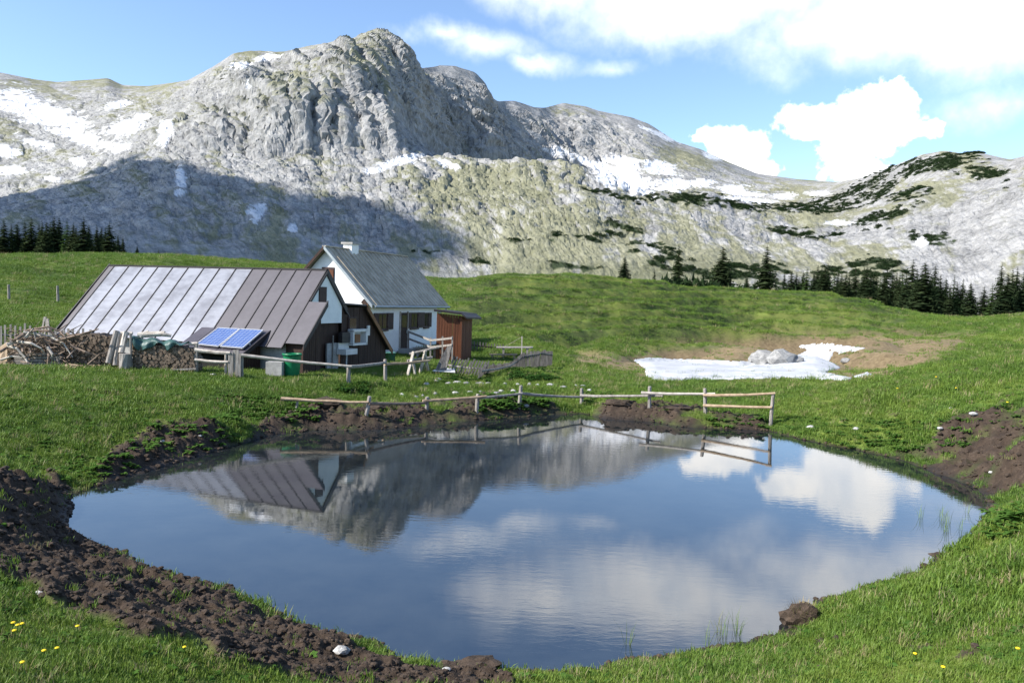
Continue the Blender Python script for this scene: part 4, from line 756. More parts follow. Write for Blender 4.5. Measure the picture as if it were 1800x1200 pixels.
table('garden_table', 'weathered wooden table inside the picket enclosure', 'table', 872, 937, 612, 632, yt_, .8, (.2, .85)); table('garden_bench', 'tan plank bench in front of the table in the picket enclosure', 'bench', 860, 909, 624, 634, yt_-.9, .3, (.1, .5, .9), 'fresh_wood')
table('work_bench', 'dark board bench below the door railing of the house', 'bench', 727, 770, 613, 622, dd-2.2, .6, (.15, .85)); table('low_trough', 'low grey wooden trough beside the doorstep', 'trough', 700, 738, 622, 630, dd-1.6, .4, (.1, .9), 'concrete', .25)
t = thing('sawhorse', 'pale splayed sawhorse at the end of the yard rail', 'sawhorse', G(722, 662)); ys = G(722, 662)[1]
for a, b_, o_ in [((727,618),(716,662),0),((724,620),(730,658),.3),((748,616),(738,652),.6),((746,618),(753,650),.9)]: m_ = MB(); q = ydepth(*b_, ys+o_); q[2] = min(q[2], gz(q[0], q[1])); m_.beam(q, ydepth(*a, ys+.4), .09, .07); m_.obj('leg', M['pale_wood'], t)
m_ = MB(); m_.tube([ydepth(716, 634, ys+.3), ydepth(760, 628, ys+.8)], .05); m_.obj('cross_pole', M['grey_wood'], t); m_ = MB(); m_.tube([ydepth(720, 622, ys+.4), ydepth(772, 610, ys+.7)], .045); m_.obj('top_pole', M['grey_wood'], t)
gq = G(770, 658); P = [ydepth(762, 657, gq[1]), ydepth(783, 654, gq[1]+.1), ydepth(795, 606, gq[1]+.5), ydepth(786, 609, gq[1]+.5), ydepth(772, 634, gq[1]+.2)]
m_ = MB(); m_.add(P+[p+np.array([.02, .05, 0]) for p in P], [(0, 1, 2, 3, 4), (9, 8, 7, 6, 5)]+[(i, i+5, (i+1) % 5+5, (i+1) % 5) for i in range(5)]); tag(m_.obj('leaning_slab', M['old_wood'], loc=gq), 'tall grey slab of wood leaning left of the collapsed pickets', 'slab')
m_ = MB(); m_.slab([G(760, 658)+np.array([0, 0, .1]), G(800, 661)+np.array([0, 0, .12]), G(798, 655)+np.array([0, 0, .14]), G(772, 654)+np.array([0, 0, .12])], (0, 0, .03)); tag(m_.obj('white_sheet', M['white_enamel'], loc=G(780, 658)), 'flat white sheet lying on the grass below the leaning slab', 'sheet')
# picket enclosure
pe = thing('leaning_pickets', 'sparse row of pickets leaning right, beside the grey slab', 'fence', G(815, 662)); yp = G(815, 662)[1]
for i in range(13):
    x = 786+i*5; yy = yp+.6-i*.05; q = ydepth(x, 652+i*.9, yy); q[2] = gz(q[0], q[1])-.05; tp = q+np.array([.26, 0, .62+random.uniform(-.06, .06)]); m_ = MB(); m_.beam(q, tp, .06, .03, (0, 1, 0)); m_.obj('picket', M['old_wood'], pe)
rail(ydepth(786, 641, yp+.64), ydepth(850, 648, yp+.1), .035, M['grey_wood'], pe)
pd = thing('old_picket_fence', 'dense grey picket fence curving up beside the nettles', 'fence', G(905, 660))
tops = [(846,648),(856,641),(876,640),(896,639),(907,630),(918,622),(935,618),(952,616),(962,617),(971,619)]; bots = [(840,668),(846,668),(862,668),(884,666),(902,662),(920,655),(938,649),(950,646),(960,644),(969,642)]; npk = 46
tx, ty = zip(*tops); bx, by = zip(*bots); ks = np.linspace(0, len(tops)-1, npk); yd0, yd1 = G(850, 668)[1], G(968, 643)[1]
prev = None
for k in ks:
    f = k/(len(tops)-1); yy = yd0+(yd1-yd0)*f**1.2; q = ydepth(np.interp(k, range(10), bx), np.interp(k, range(10), by), yy); q[2] = gz(q[0], q[1])-.06; tp = ydepth(np.interp(k, range(10), tx)+random.uniform(-1, 1), np.interp(k, range(10), ty)+random.uniform(-2, 1.5), yy+random.uniform(-.04, .04))
    m_ = MB(); m_.beam(q, tp, .075, .028, (0, 1, 0)); m_.obj('picket', M['old_wood'], pd)
for k0, k1 in ((0, 3), (3, 5), (5, 7), (7, 9)):
    f0, f1 = [yd0+(yd1-yd0)*(k/9)**1.2+.06 for k in (k0, k1)]; rail(ydepth(tx[k0], ty[k0]+4, f0), ydepth(tx[k1], ty[k1]+4, f1), .04, M['grey_wood'], pd)
pb = thing('rear_picket_fence', 'dark straight picket fence from the reddish shed to behind the table', 'fence', G(880, 634)); yb0, yb1 = yt_+1.2, yt_+5
for i in range(24):
    f = i/23; x = 829+f*116; yy = yb0+(yb1-yb0)*f; tp = ydepth(x, 600+f*12+random.uniform(-1, 1), yy); q = tp.copy(); q[2] = gz(q[0], q[1])-.05; m_ = MB(); m_.beam(q, tp, .06, .03, (0, 1, 0)); m_.obj('picket', M['old_wood'], pb)
rail(ydepth(828, 606, yb0+.05), ydepth(946, 617, yb1+.05), .035, M['dark_wood'], pb)
q = ydepth(917, 622, yt_-.2); q[2] = gz(q[0], q[1])-.1; pl = thing('clothesline_pole', 'thin pale pole with a cord rising above the picket enclosure', 'pole', q); m_ = MB(); m_.beam(q, ydepth(917.5, 591, q[1]), .055, .055, (0, 1, 0)); m_.obj('pole', M['pale_wood'], pl)
m_ = MB(); m_.tube([ydepth(917.5, 592, q[1]), ydepth(900, 602, q[1]+.8), ydepth(881, 612, q[1]+1.6)], .008, 4); m_.obj('cord', M['pale_wood'], pl)
# ------------------------------------------------------------------ stones
def rock(name, c, sx, sy, sz, mt_, label=None, group=None, cat='stone', rough=.35):
    s0 = random.uniform(0, 50); V = IV*(1+rough*fbm(IV[:, 0]*1.3+s0, IV[:, 1]*1.3, IV[:, 2]*1.3, o=3)+.10*np.round(2*pn(IV[:, 0]*2+s0, IV[:, 1]*2, IV[:, 2]*2))/2)[:, None]*np.array([sx, sy, sz])
    o = make(name, V+np.array(c)+np.array([0, 0, sz*.35]), IF, mt_, loc=c)
    if label: tag(o, label, cat, group)
    return o
def z3(x, y): return 700+x*.2, 520+y*.2
ST = [(250,778,35,12),(330,757,40,12),(350,735,40,32),(440,772,40,12),(520,760,55,14),(600,767,40,11),(720,772,55,13),(790,778,40,10),(937,772,25,18),(1050,780,25,12),(1150,778,22,32),(1222,786,25,10),(1337,784,40,17),(1450,802,40,16),(1560,792,20,22),(1622,789,30,18),(1680,832,25,10),(30,872,35,16),(155,890,30,20),(215,880,20,12),(325,860,25,14),(500,858,40,12),(630,842,38,34),(725,842,25,20),(860,852,42,25),(905,832,35,30),(1010,832,35,25),(1120,965,40,15),(1060,882,20,16)]
up_row = [s for s in ST if s[1] < 835 and s[0] > 240]; n1 = n2 = 0
for (x, y, sx, sy) in sorted(ST):
    px, py = z3(x, y); g_ = G(px, py+sy*.1); k = g_[1]/F*.2; low_ = y > 825
    if low_: n2 += 1; lb = ORD[n2-1]+' stone from the left in the tumbled lower row just behind the pond fence'
    else: n1 += 1; lb = ORD[n1-1]+' pale stone from the left in the row along the path below the pickets'
    rock('stone', g_, sx*k*.8, sx*k*.6, max(sy*k*random.uniform(.4, .8), .06), M['stone'] if random.random() < .65 else M['boulder'], lb, 'pale stones by the path')
for i, (px, py, sx, sz, lb) in enumerate([(1345,641,.9,.55,'largest grey boulder emerging from the snow patch'),(1375,641,.8,.5,'second grey boulder right of the largest one in the snow'),(1398,641,.45,.25,'small grey boulder at the right end of the group in the snow'),(1327,640,.4,.3,'small grey boulder at the left end of the group in the snow'),(1487,638,.4,.18,'lone dark stone on the brown turf right of the snow')]): g_ = G(px, py)+np.array([0, 0, .14 if px < 1450 else 0.]); rock('boulder', g_, sx, sx*.7, sz, M['boulder'], lb, cat='boulder', rough=.6)
for i, (px, py, s_, lb) in enumerate([(285,782,.07,'white stone on the mud of the far left bank'),(352,771,.05,'tiny white stone at the mud edge below the docks'),(70,1047,.05,'small pale stone in the foreground mud at left'),(600,1152,.10,'pale flat stone in the near mud bank'),(785,1178,.05,'small pale stone at the near waterline'),(1652,756,.09,'white stone on bare soil of the right bank'),(1710,735,.13,'flat pale stone upper right on the bare soil'),(1742,832,.07,'round pinkish stone in the right mud'),(1425,752,.14,'brown grey stone set in the right bank edge'),(1505,756,.12,'grey stone half buried in the right bank grass'),(1672,719,.08,'white stone lying in the grass above the right bank'),(304,650,.13,'white rock under the end of the firewood stack'),(375,660,.12,'flat pale stone in front of the gate rails')]):
    g_ = G(px, py); rock('stone', g_, s_*.8, s_*.6, s_*.4, M['stone'], lb)
# ------------------------------------------------------------------ snow patch in the hollow
for si, P in enumerate(SNOWP):
    xs, ys = zip(*P); rr_ = np.linspace(G((min(xs)+max(xs))/2, max(ys))[1]*.88, 74, 240); aa_ = np.linspace(azel(min(xs)-6, 640)[0], azel(max(xs)+6, 640)[0], 300 if si == 0 else 60)
    A2, R2 = np.meshgrid(aa_, rr_); X, Y = R2*np.sin(A2), R2*np.cos(A2); Z = ground_z(X, Y)[0]; px, py = projn(np.stack([X, Y, Z], -1))
    sd = -sdpoly(px, py, P)*Y/F + .05*fbm(X*1.3, Y*1.3, o=3); ok = sd > -.25
    Z = Z+np.where(sd > 0, .02+.16*np.sqrt(np.clip(sd, 0, 1.)), -.06)+.03*fbm(X*.9, Y*.9, o=3)*(sd > .1)
    idx = -np.ones(X.shape, int); fl = ok[:-1, :-1] & ok[1:, :-1] & ok[1:, 1:] & ok[:-1, 1:]; nc = X.shape[1]; I, J = np.nonzero(fl)
    if len(I) == 0: continue
    Fq = np.stack([I*nc+J, I*nc+J+1, (I+1)*nc+J+1, (I+1)*nc+J], 1); used = np.unique(Fq); rem = -np.ones(X.size, int); rem[used] = np.arange(len(used))
    V = np.stack([X, Y, Z], -1).reshape(-1, 3)[used]; o = make('snow_patch', V, rem[Fq], M['snow'], smooth=True, loc=V[0]); tag(o, ['large remnant snow patch lying in the brown hollow beyond the pond fence', 'tiny separate snow scrap at the right tip of the hollow'][si], 'snow')
# ------------------------------------------------------------------ conifers
def spruce_mesh(name, h, w_, mt_, whorls, seed, dens=1.):
    rnd = random.Random(seed); m_ = MB()
    for i in range(whorls):
        t = i/(whorls-1); z = h*(.06+.93*t); rad = w_*(1-t)**.85*(.8+.3*rnd.random())+.06*w_; nb = max(6, int((15-6*t)*dens))
        for k in range(nb):
            a = 2*math.pi*(k+rnd.random()*.8)/nb; L_ = rad*rnd.uniform(.65, 1.12); ca, sa = math.cos(a), math.sin(a); drop = L_*rnd.uniform(.25, .5); zz = z+rnd.uniform(-.03, .03)*h
            seg = 4; wd = L_*rnd.uniform(.26, .42)
            pts = [(L_*s/seg, -drop*(s/seg)**1.3+(.10*L_ if s == seg else 0)) for s in range(seg+1)]
            for s in range(seg):
                (x0, z0), (x1, z1) = pts[s], pts[s+1]; w0 = wd*(.5+.8*math.sin(math.pi*min(1, (s+.6)/seg))); w1 = wd*(1-(s+1)/seg)*.9+.01
                c0 = np.array([ca*x0, sa*x0, zz+z0]); c1 = np.array([ca*x1, sa*x1, zz+z1]); sd = np.array([-sa, ca, 0])
                j = [rnd.uniform(.6, 1.3) for _ in range(4)]; dn = np.array([0, 0, -wd*rnd.uniform(.25, .6)])
                m_.add([c0, c0+sd*w0*j[0]+dn*.6, c1+sd*w1*j[1], c1, c1-sd*w1*j[2], c0-sd*w0*j[3]+dn*.6, c0*.5+c1*.5+dn*1.5], [(0, 1, 2, 3), (0, 3, 4, 5), (0, 6, 3)])
    cr_ = bpy.data.meshes.new(name+'_crown'); cr_.from_pydata([tuple(v) for v in m_.V], [], m_.F); cr_.materials.append(mt_)
    b = MB(); b.tube([(0, 0, -.6), (0, 0, h*.4), (0, 0, h*.97)], [w_*.075, w_*.05, .01], 7); tk = bpy.data.meshes.new(name+'_trunk'); tk.from_pydata([tuple(v) for v in b.V], [], b.F); tk.materials.append(M['trunk'])
    return cr_, tk
TV = [spruce_mesh('spruce', 10., w_, M['spruce'], wh, s, d) for w_, wh, s, d in ((2.2, 26, 1, 1.), (1.9, 28, 2, 1.), (2.6, 25, 3, 1.1), (1.8, 25, 4, .9), (2.3, 24, 5, .9))]
LV = [spruce_mesh('larch', 10., w_, M['larch'], wh, s, .8) for w_, wh, s in ((1.9, 17, 6), (1.6, 18, 7))]
def tree(px, ytop, r_, ybase, var, label, group, name='spruce_tree', wide=1.):
    a, e = azel(px, ybase); z = min(mz_at(a, r_), H+r_*math.tan(e)+.5) if r_ > 125 else gz(r_*math.sin(a), r_*math.cos(a)); z = mz_at(a, r_) if r_ > 125 else z
    top = H+r_*math.tan(azel(px, ytop)[1]); h = max(top-z, 2.)*random.uniform(1.05, 1.3)
    t = thing(name, label, 'tree', (r_*math.sin(a), r_*math.cos(a), z), group); s = h/10; cm, tm = var
    for nm, me in (('crown', cm), ('trunk', tm)):
        o = bpy.data.objects.new(nm, me); COL.objects.link(o); o.parent = t
    t.scale = (s*wide*1.08, s*wide*1.08, s); t.rotation_euler[2] = random.uniform(0, 6.3)
lg = [7,20,30,44,55,69,74,82,88,95,104,118,129,134,147,156,170,178,185,192,207,216,241,279]; lt = [401,400,406,397,398,405,402,393,402,394,397,398,396,410,397,398,402,404,412,400,418,420,436,440]
for i, (x, y) in enumerate(zip(lg, lt)): tree(x, y, random.uniform(250, 330), 452, LV[0] if i == 11 else TV[i % 5], ORD[i]+' conifer from the left in the dark grove on the left hilltop', 'left hilltop grove', wide=random.uniform(1.05, 1.45))
for x, y, r_, v, lb, wd in [(1096,460,190,2,'small lone spruce at the left end of the ridge line',1.2),(1149,474,190,3,'tiny spruce between the lone one and the dwarf pines',1.),(1190,434,200,1,'slender spruce rising from the left of the dwarf pine thicket',1.05),(1268,439,205,2,'broad bushy spruce right of the dwarf pine thicket',1.35),(1345,446,205,0,'single tall spruce on the ridge line right of the bushy one',1.15)]: tree(x, y, r_, 515, TV[v], lb, 'ridge line spruces', wide=wd)
rx = sorted([1310,1325,1362,1376,1409,1447,1470,1515,1527,1551,1573,1634,1674,1776,1388,1402,1415,1428,1441,1452,1464,1476,1490,1500,1508,1520,1532,1545,1556,1566,1578,1590,1600,1608,1617,1628,1640,1650,1660,1668,1680,1690,1704,1712,1728,1742,1756,1768,1784,1796,1397,1434,1484,1538,1583,1622])
for i, x in enumerate(rx):
    yt = np.interp(x, [1300,1360,1420,1500,1560,1600,1650,1690,1720,1755,1800], [492,484,474,480,484,482,484,505,520,478,484])+random.uniform(-6, 16); r_ = random.uniform(190, 330); lar = i % 6 == 2
    tree(x, yt, r_, 548, random.choice(LV) if lar else TV[i % 5], ORD[i]+(' tree, a pale larch,' if lar else ' conifer')+' from the left in the right-hand forest band', 'right forest band', 'larch_tree' if lar else 'spruce_tree', random.uniform(1.0, 1.4))
# ------------------------------------------------------------------ instanced ground cover (geometry nodes on point clouds)
def scatter(name, P, S, A_, Vid, protos, label=None, cat=None, tilt=None):
    me = bpy.data.meshes.new(name); me.vertices.add(len(P)); me.vertices.foreach_set('co', np.asarray(P, float).ravel())
    rot = np.zeros((len(P), 3)); rot[:, 2] = A_
    if tilt is not None: rot[:, :2] = tilt
    for k, ty, d in (('sc', 'FLOAT', S), ('vid', 'INT', Vid)):
        at = me.attributes.new(k, ty, 'POINT'); at.data.foreach_set('value', np.asarray(d))
    at = me.attributes.new('rot', 'FLOAT_VECTOR', 'POINT'); at.data.foreach_set('vector', rot.ravel().astype(np.float32))
    o = bpy.data.objects.new(name, me); COL.objects.link(o)
    ng = bpy.data.node_groups.new(name, 'GeometryNodeTree'); ng.interface.new_socket('Geometry', in_out='INPUT', socket_type='NodeSocketGeometry'); ng.interface.new_socket('Geometry', in_out='OUTPUT', socket_type='NodeSocketGeometry')
    nd = ng.nodes; gi, go = nd.new('NodeGroupInput'), nd.new('NodeGroupOutput'); ip = nd.new('GeometryNodeInstanceOnPoints'); g2 = nd.new('GeometryNodeGeometryToInstance')
    for p in protos[::-1]:
        oi = nd.new('GeometryNodeObjectInfo'); oi.inputs[0].default_value = p; ng.links.new(oi.outputs['Geometry'], g2.inputs[0])
    def attr(k, ty): q = nd.new('GeometryNodeInputNamedAttribute'); q.data_type = ty; q.inputs[0].default_value = k; return q.outputs['Attribute']
    ng.links.new(gi.outputs[0], ip.inputs['Points']); ng.links.new(g2.outputs[0], ip.inputs['Instance']); ip.inputs['Pick Instance'].default_value = True
    ng.links.new(attr('vid', 'INT'), ip.inputs['Instance Index']); ng.links.new(attr('rot', 'FLOAT_VECTOR'), ip.inputs['Rotation']); ng.links.new(attr('sc', 'FLOAT'), ip.inputs['Scale']); ng.links.new(ip.outputs[0], go.inputs[0])
    md = o.modifiers.new('scatter', 'NODES'); md.node_group = ng; tag(o, label, cat, kind='stuff'); return o
def proto(name, m_, mt_):
    me = bpy.data.meshes.new(name); me.from_pydata([tuple(v) for v in m_.V], [], m_.F); me.materials.append(mt_); me.update(); return bpy.data.objects.new(name, me)
def _gm(n):
    p = pos(n); c, f2, f3 = grass_col(n, p); oi = n.n('ShaderNodeObjectInfo').outputs['Random']
    c = n.mix(n.m('ADD', .12, n.m('MULTIPLY', oi, .5)), c, (.17,.285,.04,1)); c = n.mix(n.m('MULTIPLY', n.ss(oi, .9, 1.), .7), c, (.24,.2,.10,1))
    d = n.n('ShaderNodeBsdfPrincipled', {'Base Color': c, 'Roughness': .55, 'Specular IOR Level': .25}).outputs[0]; t = n.n('ShaderNodeBsdfTranslucent', {0: n.mix(.5, c, (.12,.2,.02,1))}).outputs[0]
    return n.n('ShaderNodeMixShader', {0: .3, 1: d, 2: t}).outputs[0]
M['grass'] = mat('grass_blades', _gm)
M['dry'] = _leafy('dry_stalks', (.28,.22,.11), (.42,.36,.22), 3., .3)
def tuft(seed, nb, h0, h1, spread, wd, lean=.5):
    rnd = random.Random(seed); m_ = MB()
    for k in range(nb):
        a = rnd.uniform(0, 6.3); r_ = spread*math.sqrt(rnd.random()); x, y = r_*math.cos(a), r_*math.sin(a); h = rnd.uniform(h0, h1); b_ = rnd.uniform(0, 6.3); l = lean*h*rnd.uniform(.2, 1.2); w_ = wd*rnd.uniform(.7, 1.3)
        d = np.array([math.cos(b_), math.sin(b_), 0]); s = np.array([-d[1], d[0], 0])*w_; p0 = np.array([x, y, -.015]); p1 = p0+d*l*.35+np.array([0, 0, h*.6]); p2 = p0+d*l+np.array([0, 0, h])
        m_.add([p0-s, p0+s, p1+s*.8, p1-s*.8, p2], [(0, 1, 2, 3), (3, 2, 4)])
    return m_
GT = [proto('grass_tuft', tuft(s, 38, .02, .058, .12, .0036), M['grass']) for s in (1, 2, 3)]+[proto('grass_tuft', tuft(s, 30, .04, .10, .10, .004, .7), M['grass']) for s in (4, 5)]+[proto('dry_tuft', tuft(s, 22, .04, .13, .08, .0025, .8), M['dry']) for s in (6, 7)]
def leaves(seed, n_, L_, wd, mt_):
    rnd = random.Random(seed); m_ = MB()
    for k in range(n_):
        a = rnd.uniform(0, 6.3); d = np.array([math.cos(a), math.sin(a), 0]); s = np.array([-d[1], d[0], 0]); l = L_*rnd.uniform(.6, 1.2); w_ = wd*rnd.uniform(.7, 1.2); z0 = rnd.uniform(0, L_*.9); o_ = d*rnd.uniform(0, .3)*L_
        pt = [o_+d*l*t+np.array([0, 0, z0*.5+l*(.75*t-.65*t*t)]) for t in (0, .35, .7, 1.)]; ww = [.12, 1., .75, .05]
        V = []
        for p, q in zip(pt, ww): V += [p-s*w_*q, p+s*w_*q]
        m_.add(V, [(0, 1, 3, 2), (2, 3, 5, 4), (4, 5, 7, 6)])
    return proto('weed', m_, mt_)
WD = [leaves(s, 16, .16, .045, M['dock']) for s in (1, 2)]; NE = [leaves(s, 40, .16, .03, M['nettle']) for s in (3, 4)]
CV = [leaves(s, 14, .055, .02, M['dock']) for s in (11, 12)]
def field(n_, r0, r1, pw):
    u_ = RNG.random(n_); e = 2-pw; r_ = (r0**e+(r1**e-r0**e)*u_)**(1/e); a = RNG.uniform(-.74, .74, n_); return r_*np.sin(a), r_*np.cos(a), r_
x, y, r_ = field(330000, 3.2, 118, 1.45); z, m_m, s_ = ground_z(x, y); px, py = projn(np.stack([x, y, z], 1))
dryf = 1-sstep(sdpoly(px, py, DRYP), -14, 10)*1. ; dryf = np.where(r_ > 26, dryf, 0)
def inrect(fr, a0, a1, b0, b1):
    A_, u, v, _ = fr; dx, dy = x-A_[0], y-A_[1]; a = dx*u[0]+dy*u[1]; b_ = dx*v[0]+dy*v[1]; return (a > a0) & (a < a1) & (b_ > b0) & (b_ < b1)
bld = inrect((BA, bu, bv, 0), -BL, .6, -4.1, 2.2) | inrect((BA, bu, bv, 0), -3.7, -.9, 2, 3.2) | inrect((HA, hu, hv, 0), .2, 10.8, -2.3, 2.3)
patch = fbm(x*.5, y*.5, o=3)
zq = ground_z(x*1.006, y*1.006)[0]; rise = (zq-z)/(r_*.006); ris_ = (r_ > 42)*sstep(rise, .16, .34)*.75
keepm = (RNG.random(len(x)) > ris_) & (s_ > .08) & (RNG.random(len(x)) > np.clip(m_m*1.25, 0, .985)) & (RNG.random(len(x)) > dryf*.93) & ~bld
x, y, z, r_, patch, s_ = [q[keepm] for q in (x, y, z, r_, patch, s_)]
sc = (RNG.uniform(.7, 1.25, len(x))*np.clip(1+.75*patch+.35*fbm(x*2.3, y*2.3, o=2), .45, 1.8)*np.clip((r_/9)**.45, .8, 2.6)).astype(np.float32); vid = np.where(RNG.random(len(x)) < .16+.25*(patch > .25), RNG.integers(3, 5, len(x)), RNG.integers(0, 3, len(x))).astype(np.int32)
q_ = RNG.random(len(x)); vid = np.where(q_ < .018, RNG.integers(5, 7, len(x)), vid); vid = np.where((q_ > .93) & (r_ < 22), RNG.integers(7, 9, len(x)), vid).astype(np.int32)
scatter('grass', np.stack([x, y, z], 1), sc, RNG.uniform(0, 6.28, len(x)), vid, GT+CV, 'short green alpine grass covering the pasture', 'grass', RNG.normal(0, .12, (len(x), 2)))
# sparse grass and clods in the mud
x, y, r_ = field(90000, 4, 30, 1.5); z, m_m, s_ = ground_z(x, y); k = (m_m > .45) & (s_ > -.12); x, y, z, r_ = x[k], y[k], z[k], r_[k]
CL = []
for s in range(4):
    V = IV*(1+.5*fbm(IV[:, 0]*1.5+s*9, IV[:, 1]*1.5, IV[:, 2]*1.5, o=3))[:, None]*np.array([1, .9, .6]); q = MB(); q.add(V, IF); CL.append(proto('clod', q, M['mud']))
n_ = min(len(x), 16000); i = RNG.permutation(len(x))[:n_]
scatter('mud_clods', np.stack([x, y, z], 1)[i], (.008+.034*RNG.random(n_)**3*np.clip(r_[i]/8, .7, 1.6)).astype(np.float32), RNG.uniform(0, 6.28, n_), RNG.integers(0, 4, n_).astype(np.int32), CL, 'trampled crumbly clods of dark mud round the pond', 'mud')
# weeds along banks and nettles by the fence
P = []; Vd = []; S = []
for (x0, x1, y0, y1, n_, kind, sc_) in [(380,560,700,745,110,0,.8),(250,420,745,800,60,0,.7),(60,240,770,840,70,0,.5),(110,230,800,850,40,0,.6),(890,985,648,672,90,1,1.1),(780,860,660,674,40,1,.9),(840,960,695,725,110,0,1.),(1240,1440,735,768,80,0,.7),(1440,1700,740,800,140,0,.7),(1720,1800,880,950,22,0,.9),(600,640,682,694,30,1,1.2),(560,700,660,690,40,0,.6),(1650,1800,640,760,60,0,.5),(1010,1130,690,715,30,0,.8)]:
    for k in range(n_):
        u_, v_ = random.uniform(x0, x1), random.uniform(y0, y1); P.append((u_, v_)); Vd.append(kind*2+random.randint(0, 1)); S.append(sc_*random.uniform(.6, 1.2))
# cast the pixel list onto the terrain with one coarse march
D = np.array([ray(*p) for p in P]); T_ = np.geomspace(4, 60, 260); Q = CAM+D[:, None]*(T_/np.hypot(D[:, 0], D[:, 1])[:, None])[..., None]; zz, mm, ss_ = ground_z(Q[..., 0], Q[..., 1]); hit = np.argmax(Q[..., 2] <= zz, axis=1); ii = np.arange(len(P)); Q = Q[ii, hit]; Q[:, 2] = zz[ii, hit]; ok = (hit > 0) & (ss_[ii, hit] > .05)
scatter('broad_leaved_weeds', Q[ok], np.array(S)[ok].astype(np.float32), RNG.uniform(0, 6.28, ok.sum()), np.array(Vd)[ok].astype(np.int32), WD+NE, 'docks and nettles growing on the banks and by the fences', 'weeds')
# dwarf pine thickets on the slopes
def bush(seed, n_, mt_):
    rnd = random.Random(seed); q = MB()
    for k in range(n_):
        th_, ph = rnd.uniform(0, 6.3), math.acos(rnd.uniform(-.1, 1)); r0 = rnd.uniform(.55, 1.); c_ = np.array([math.sin(ph)*math.cos(th_)*r0, math.sin(ph)*math.sin(th_)*r0, math.cos(ph)*r0*.7])
        a = np.array([rnd.gauss(0, 1), rnd.gauss(0, 1), rnd.gauss(.6, .6)]); a /= np.linalg.norm(a); b_ = np.cross(a, [rnd.gauss(0, 1), rnd.gauss(0, 1), rnd.gauss(0, 1)]); b_ /= np.linalg.norm(b_); L_ = rnd.uniform(.18, .34)
        q.add([c_-b_*L_*.4, c_+a*L_*.5-b_*L_*.1, c_+a*L_, c_+b_*L_*.4], [(0, 1, 2, 3)])
    return q
BU = [proto('pine_bush', bush(s, 150, M['pine']), M['pine']) for s in (1, 2, 3)]
w_ = (pinem*(T > 2.02)).ravel(); area = np.abs(np.gradient(mr, axis=0)*mr*(ma[1]-ma[0])).ravel(); pr = w_*area; pr /= pr.sum(); idx = RNG.choice(len(pr), 9000, p=pr)
scatter('dwarf_pine_thicket', MP.reshape(-1, 3)[idx]+RNG.normal(0, 1., (len(idx), 3))*[1, 1, .1], RNG.uniform(1.1, 2.8, len(idx)).astype(np.float32), RNG.uniform(0, 6.28, len(idx)), RNG.integers(0, 3, len(idx)).astype(np.int32), BU, 'dark dwarf pine thickets spotting the mountain slopes', 'dwarf pine')
me_b = [proto('shrub_mesh', bush(s, 420, M['pine']), M['pine']).data for s in (7, 8, 9)]
for i, (px, yt, wd) in enumerate([(1125,492,1.),(1160,488,1.2),(1180,484,1.6),(1200,484,1.7),(1218,485,1.6),(1236,486,1.6),(1252,490,1.4),(1295,497,1.4),(1318,500,1.3),(1370,503,1.3),(1392,506,1.2),(1420,508,1.2),(1450,512,1.1)]):
    r_ = 150.; a, e = azel(px, yt); z = mz_at(a, r_); h = max(H+r_*math.tan(e)-z, 1.6); o = bpy.data.objects.new('dwarf_pine_shrub', me_b[i % 3]); COL.objects.link(o); o.location = (r_*math.sin(a), r_*math.cos(a), z-.2); o.scale = (max(wd*1.7, h*.8), max(wd*1.7, h*.8), h/.8); o.rotation_euler[2] = i*1.3
    tag(o, ORD[i]+' dark dwarf pine shrub from the left on the ridge line among the spruces', 'shrub', 'ridge line shrubs')
# dandelions
nd_ = 0
for px, py in [(22,1118),(30,1122),(38,1120),(24,1132),(135,1122),(76,1168),(99,1164),(323,1160),(38,1190),(1606,1172),(1655,1198),(1786,1166),(1645,668),(1680,688),(1770,716),(1577,688)]:
    g_ = G(px, py); s = .015 if py > 1000 else .03; nd_ += 1
    t = thing('dandelion', ORD[nd_-1]+' yellow dandelion, counted from the near left grass to the right slope', 'flower', g_, 'dandelions'); m_ = MB(); m_.tube([g_-np.array([0, 0, .02]), g_+np.array([.005, 0, .09])], .003, 5); m_.obj('stem', M['dock'], t)
    V = IV*np.array([s, s, s*.45])+g_+np.array([.005, 0, .095]); make('flower_head', V, IF, M['yellow'], t)
# reeds standing in the shallow right corner
rd = [proto('reed', tuft(21, 9, .15, .4, .06, .003, .8), M['grass'])]; Pp = []
for px, py in [(1660,915),(1655,908),(1668,920),(1665,935),(1620,910),(1690,930),(1265,1110),(1290,1105),(1300,1115),(1275,1118),(1240,1135),(1105,1130),(1700,900)]: q = onz(px, py, 0); Pp.append((q[0], q[1], -.02))
scatter('pond_reeds', Pp, np.full(len(Pp), .8, np.float32), RNG.uniform(0, 6, len(Pp)), np.zeros(len(Pp), np.int32), rd, 'sparse thin reeds standing in the shallow pond edge', 'reeds')
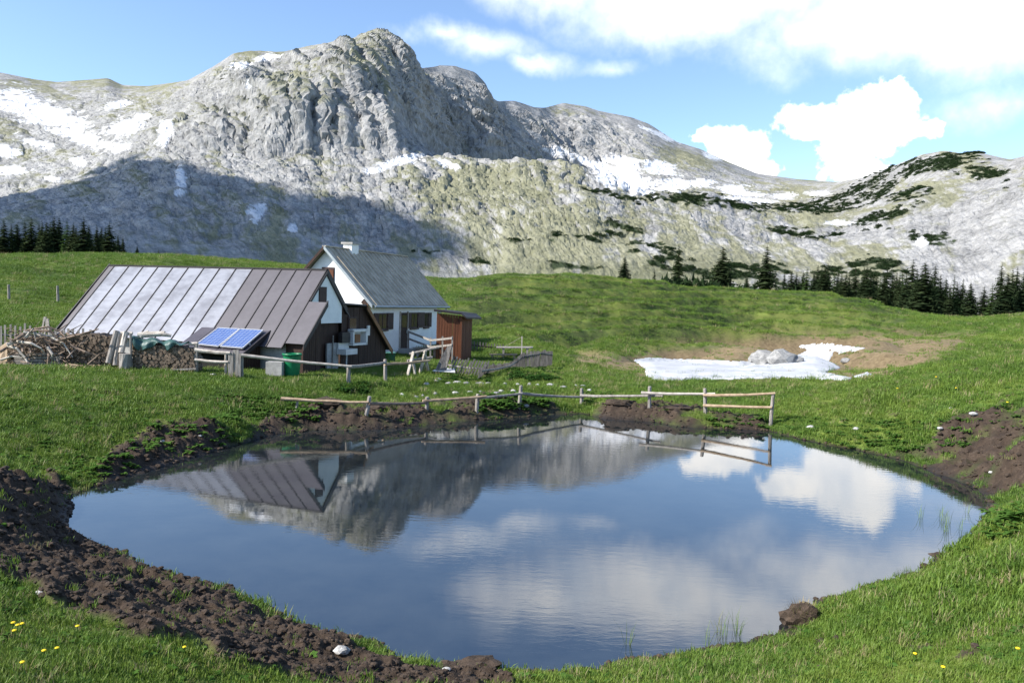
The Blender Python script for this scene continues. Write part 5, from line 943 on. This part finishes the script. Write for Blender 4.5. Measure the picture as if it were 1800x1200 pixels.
# ------------------------------------------------------------------ tussocks and clods at the waterline
M['tussock'] = m_noise('dry_grass_tussock', (.045,.035,.022), (.19,.16,.085), 14., .95, .9, .03)
for px, py, sx, sz, mt_, lb in [(1408,1092,.34,.24,'tussock','straw coloured tussock jutting into the water from the right near bank'),(1655,972,.28,.10,'mud','dark clod island beside the right shore below the reeds'),(1622,975,.12,.06,'mud','small clod left of the dark clod island'),(1605,1004,.34,.06,'tussock','flat mossy hump at the right waterline'),(1085,728,.75,.28,'tussock','pale straw hummock on the far bank under the rail fence'),(1195,735,.95,.26,'mud','broad dark mud mound on the far bank left of the end posts'),(575,740,.75,.30,'tussock','large straw mound on the far bank at the left end of the fence'),(660,738,.8,.24,'mud','dark mound right of the straw mound on the far bank'),(840,1178,.30,.13,'mud','rounded mud clod at the near waterline'),(790,1178,.16,.09,'mud','small mud clod left of the rounded one at the near waterline')]:
    d_ = onz(px, py, .03); g_ = np.array([d_[0], d_[1], max(gz(d_[0], d_[1]), -.06)]); far_ = py < 800; k = .5 if far_ else .62; sx *= k; sz *= .45 if far_ else .6; s0 = px*.37
    V = IV3*(1+.55*fbm(IV3[:, 0]*1.4+s0, IV3[:, 1]*1.4, IV3[:, 2]*1.4, o=2)+.22*fbm(IV3[:, 0]*6+s0, IV3[:, 1]*6, IV3[:, 2]*6, o=3, ridged=True))[:, None]*np.array([sx, sx*.7, sz])
    t = thing('tussock' if mt_ == 'tussock' else 'mud_mound', lb, 'tussock' if mt_ == 'tussock' else 'clod', g_); make('soil', V+g_+np.array([0, 0, sz*.25]), IF3, M['mud'], t)
    if mt_ == 'tussock':
        b_ = MB()
        for q in range(260):
            a_ = random.uniform(0, 6.3); rr_ = math.sqrt(random.random()); v = np.array([math.cos(a_)*rr_*sx*.95, math.sin(a_)*rr_*sx*.66, sz*(.25+.95*math.sqrt(max(0, 1-rr_*rr_)))]); d = np.array([math.cos(a_)*.6, math.sin(a_)*.6-.2, random.uniform(.3, 1.)])*random.uniform(.05, .13); w_ = np.array([-d[1], d[0], 0])*.06; b_.add([g_+v-w_, g_+v+w_, g_+v+d], [(0, 1, 2)])
        b_.obj('straw', M['dry'] if 'straw' in lb else M['grass'], t)
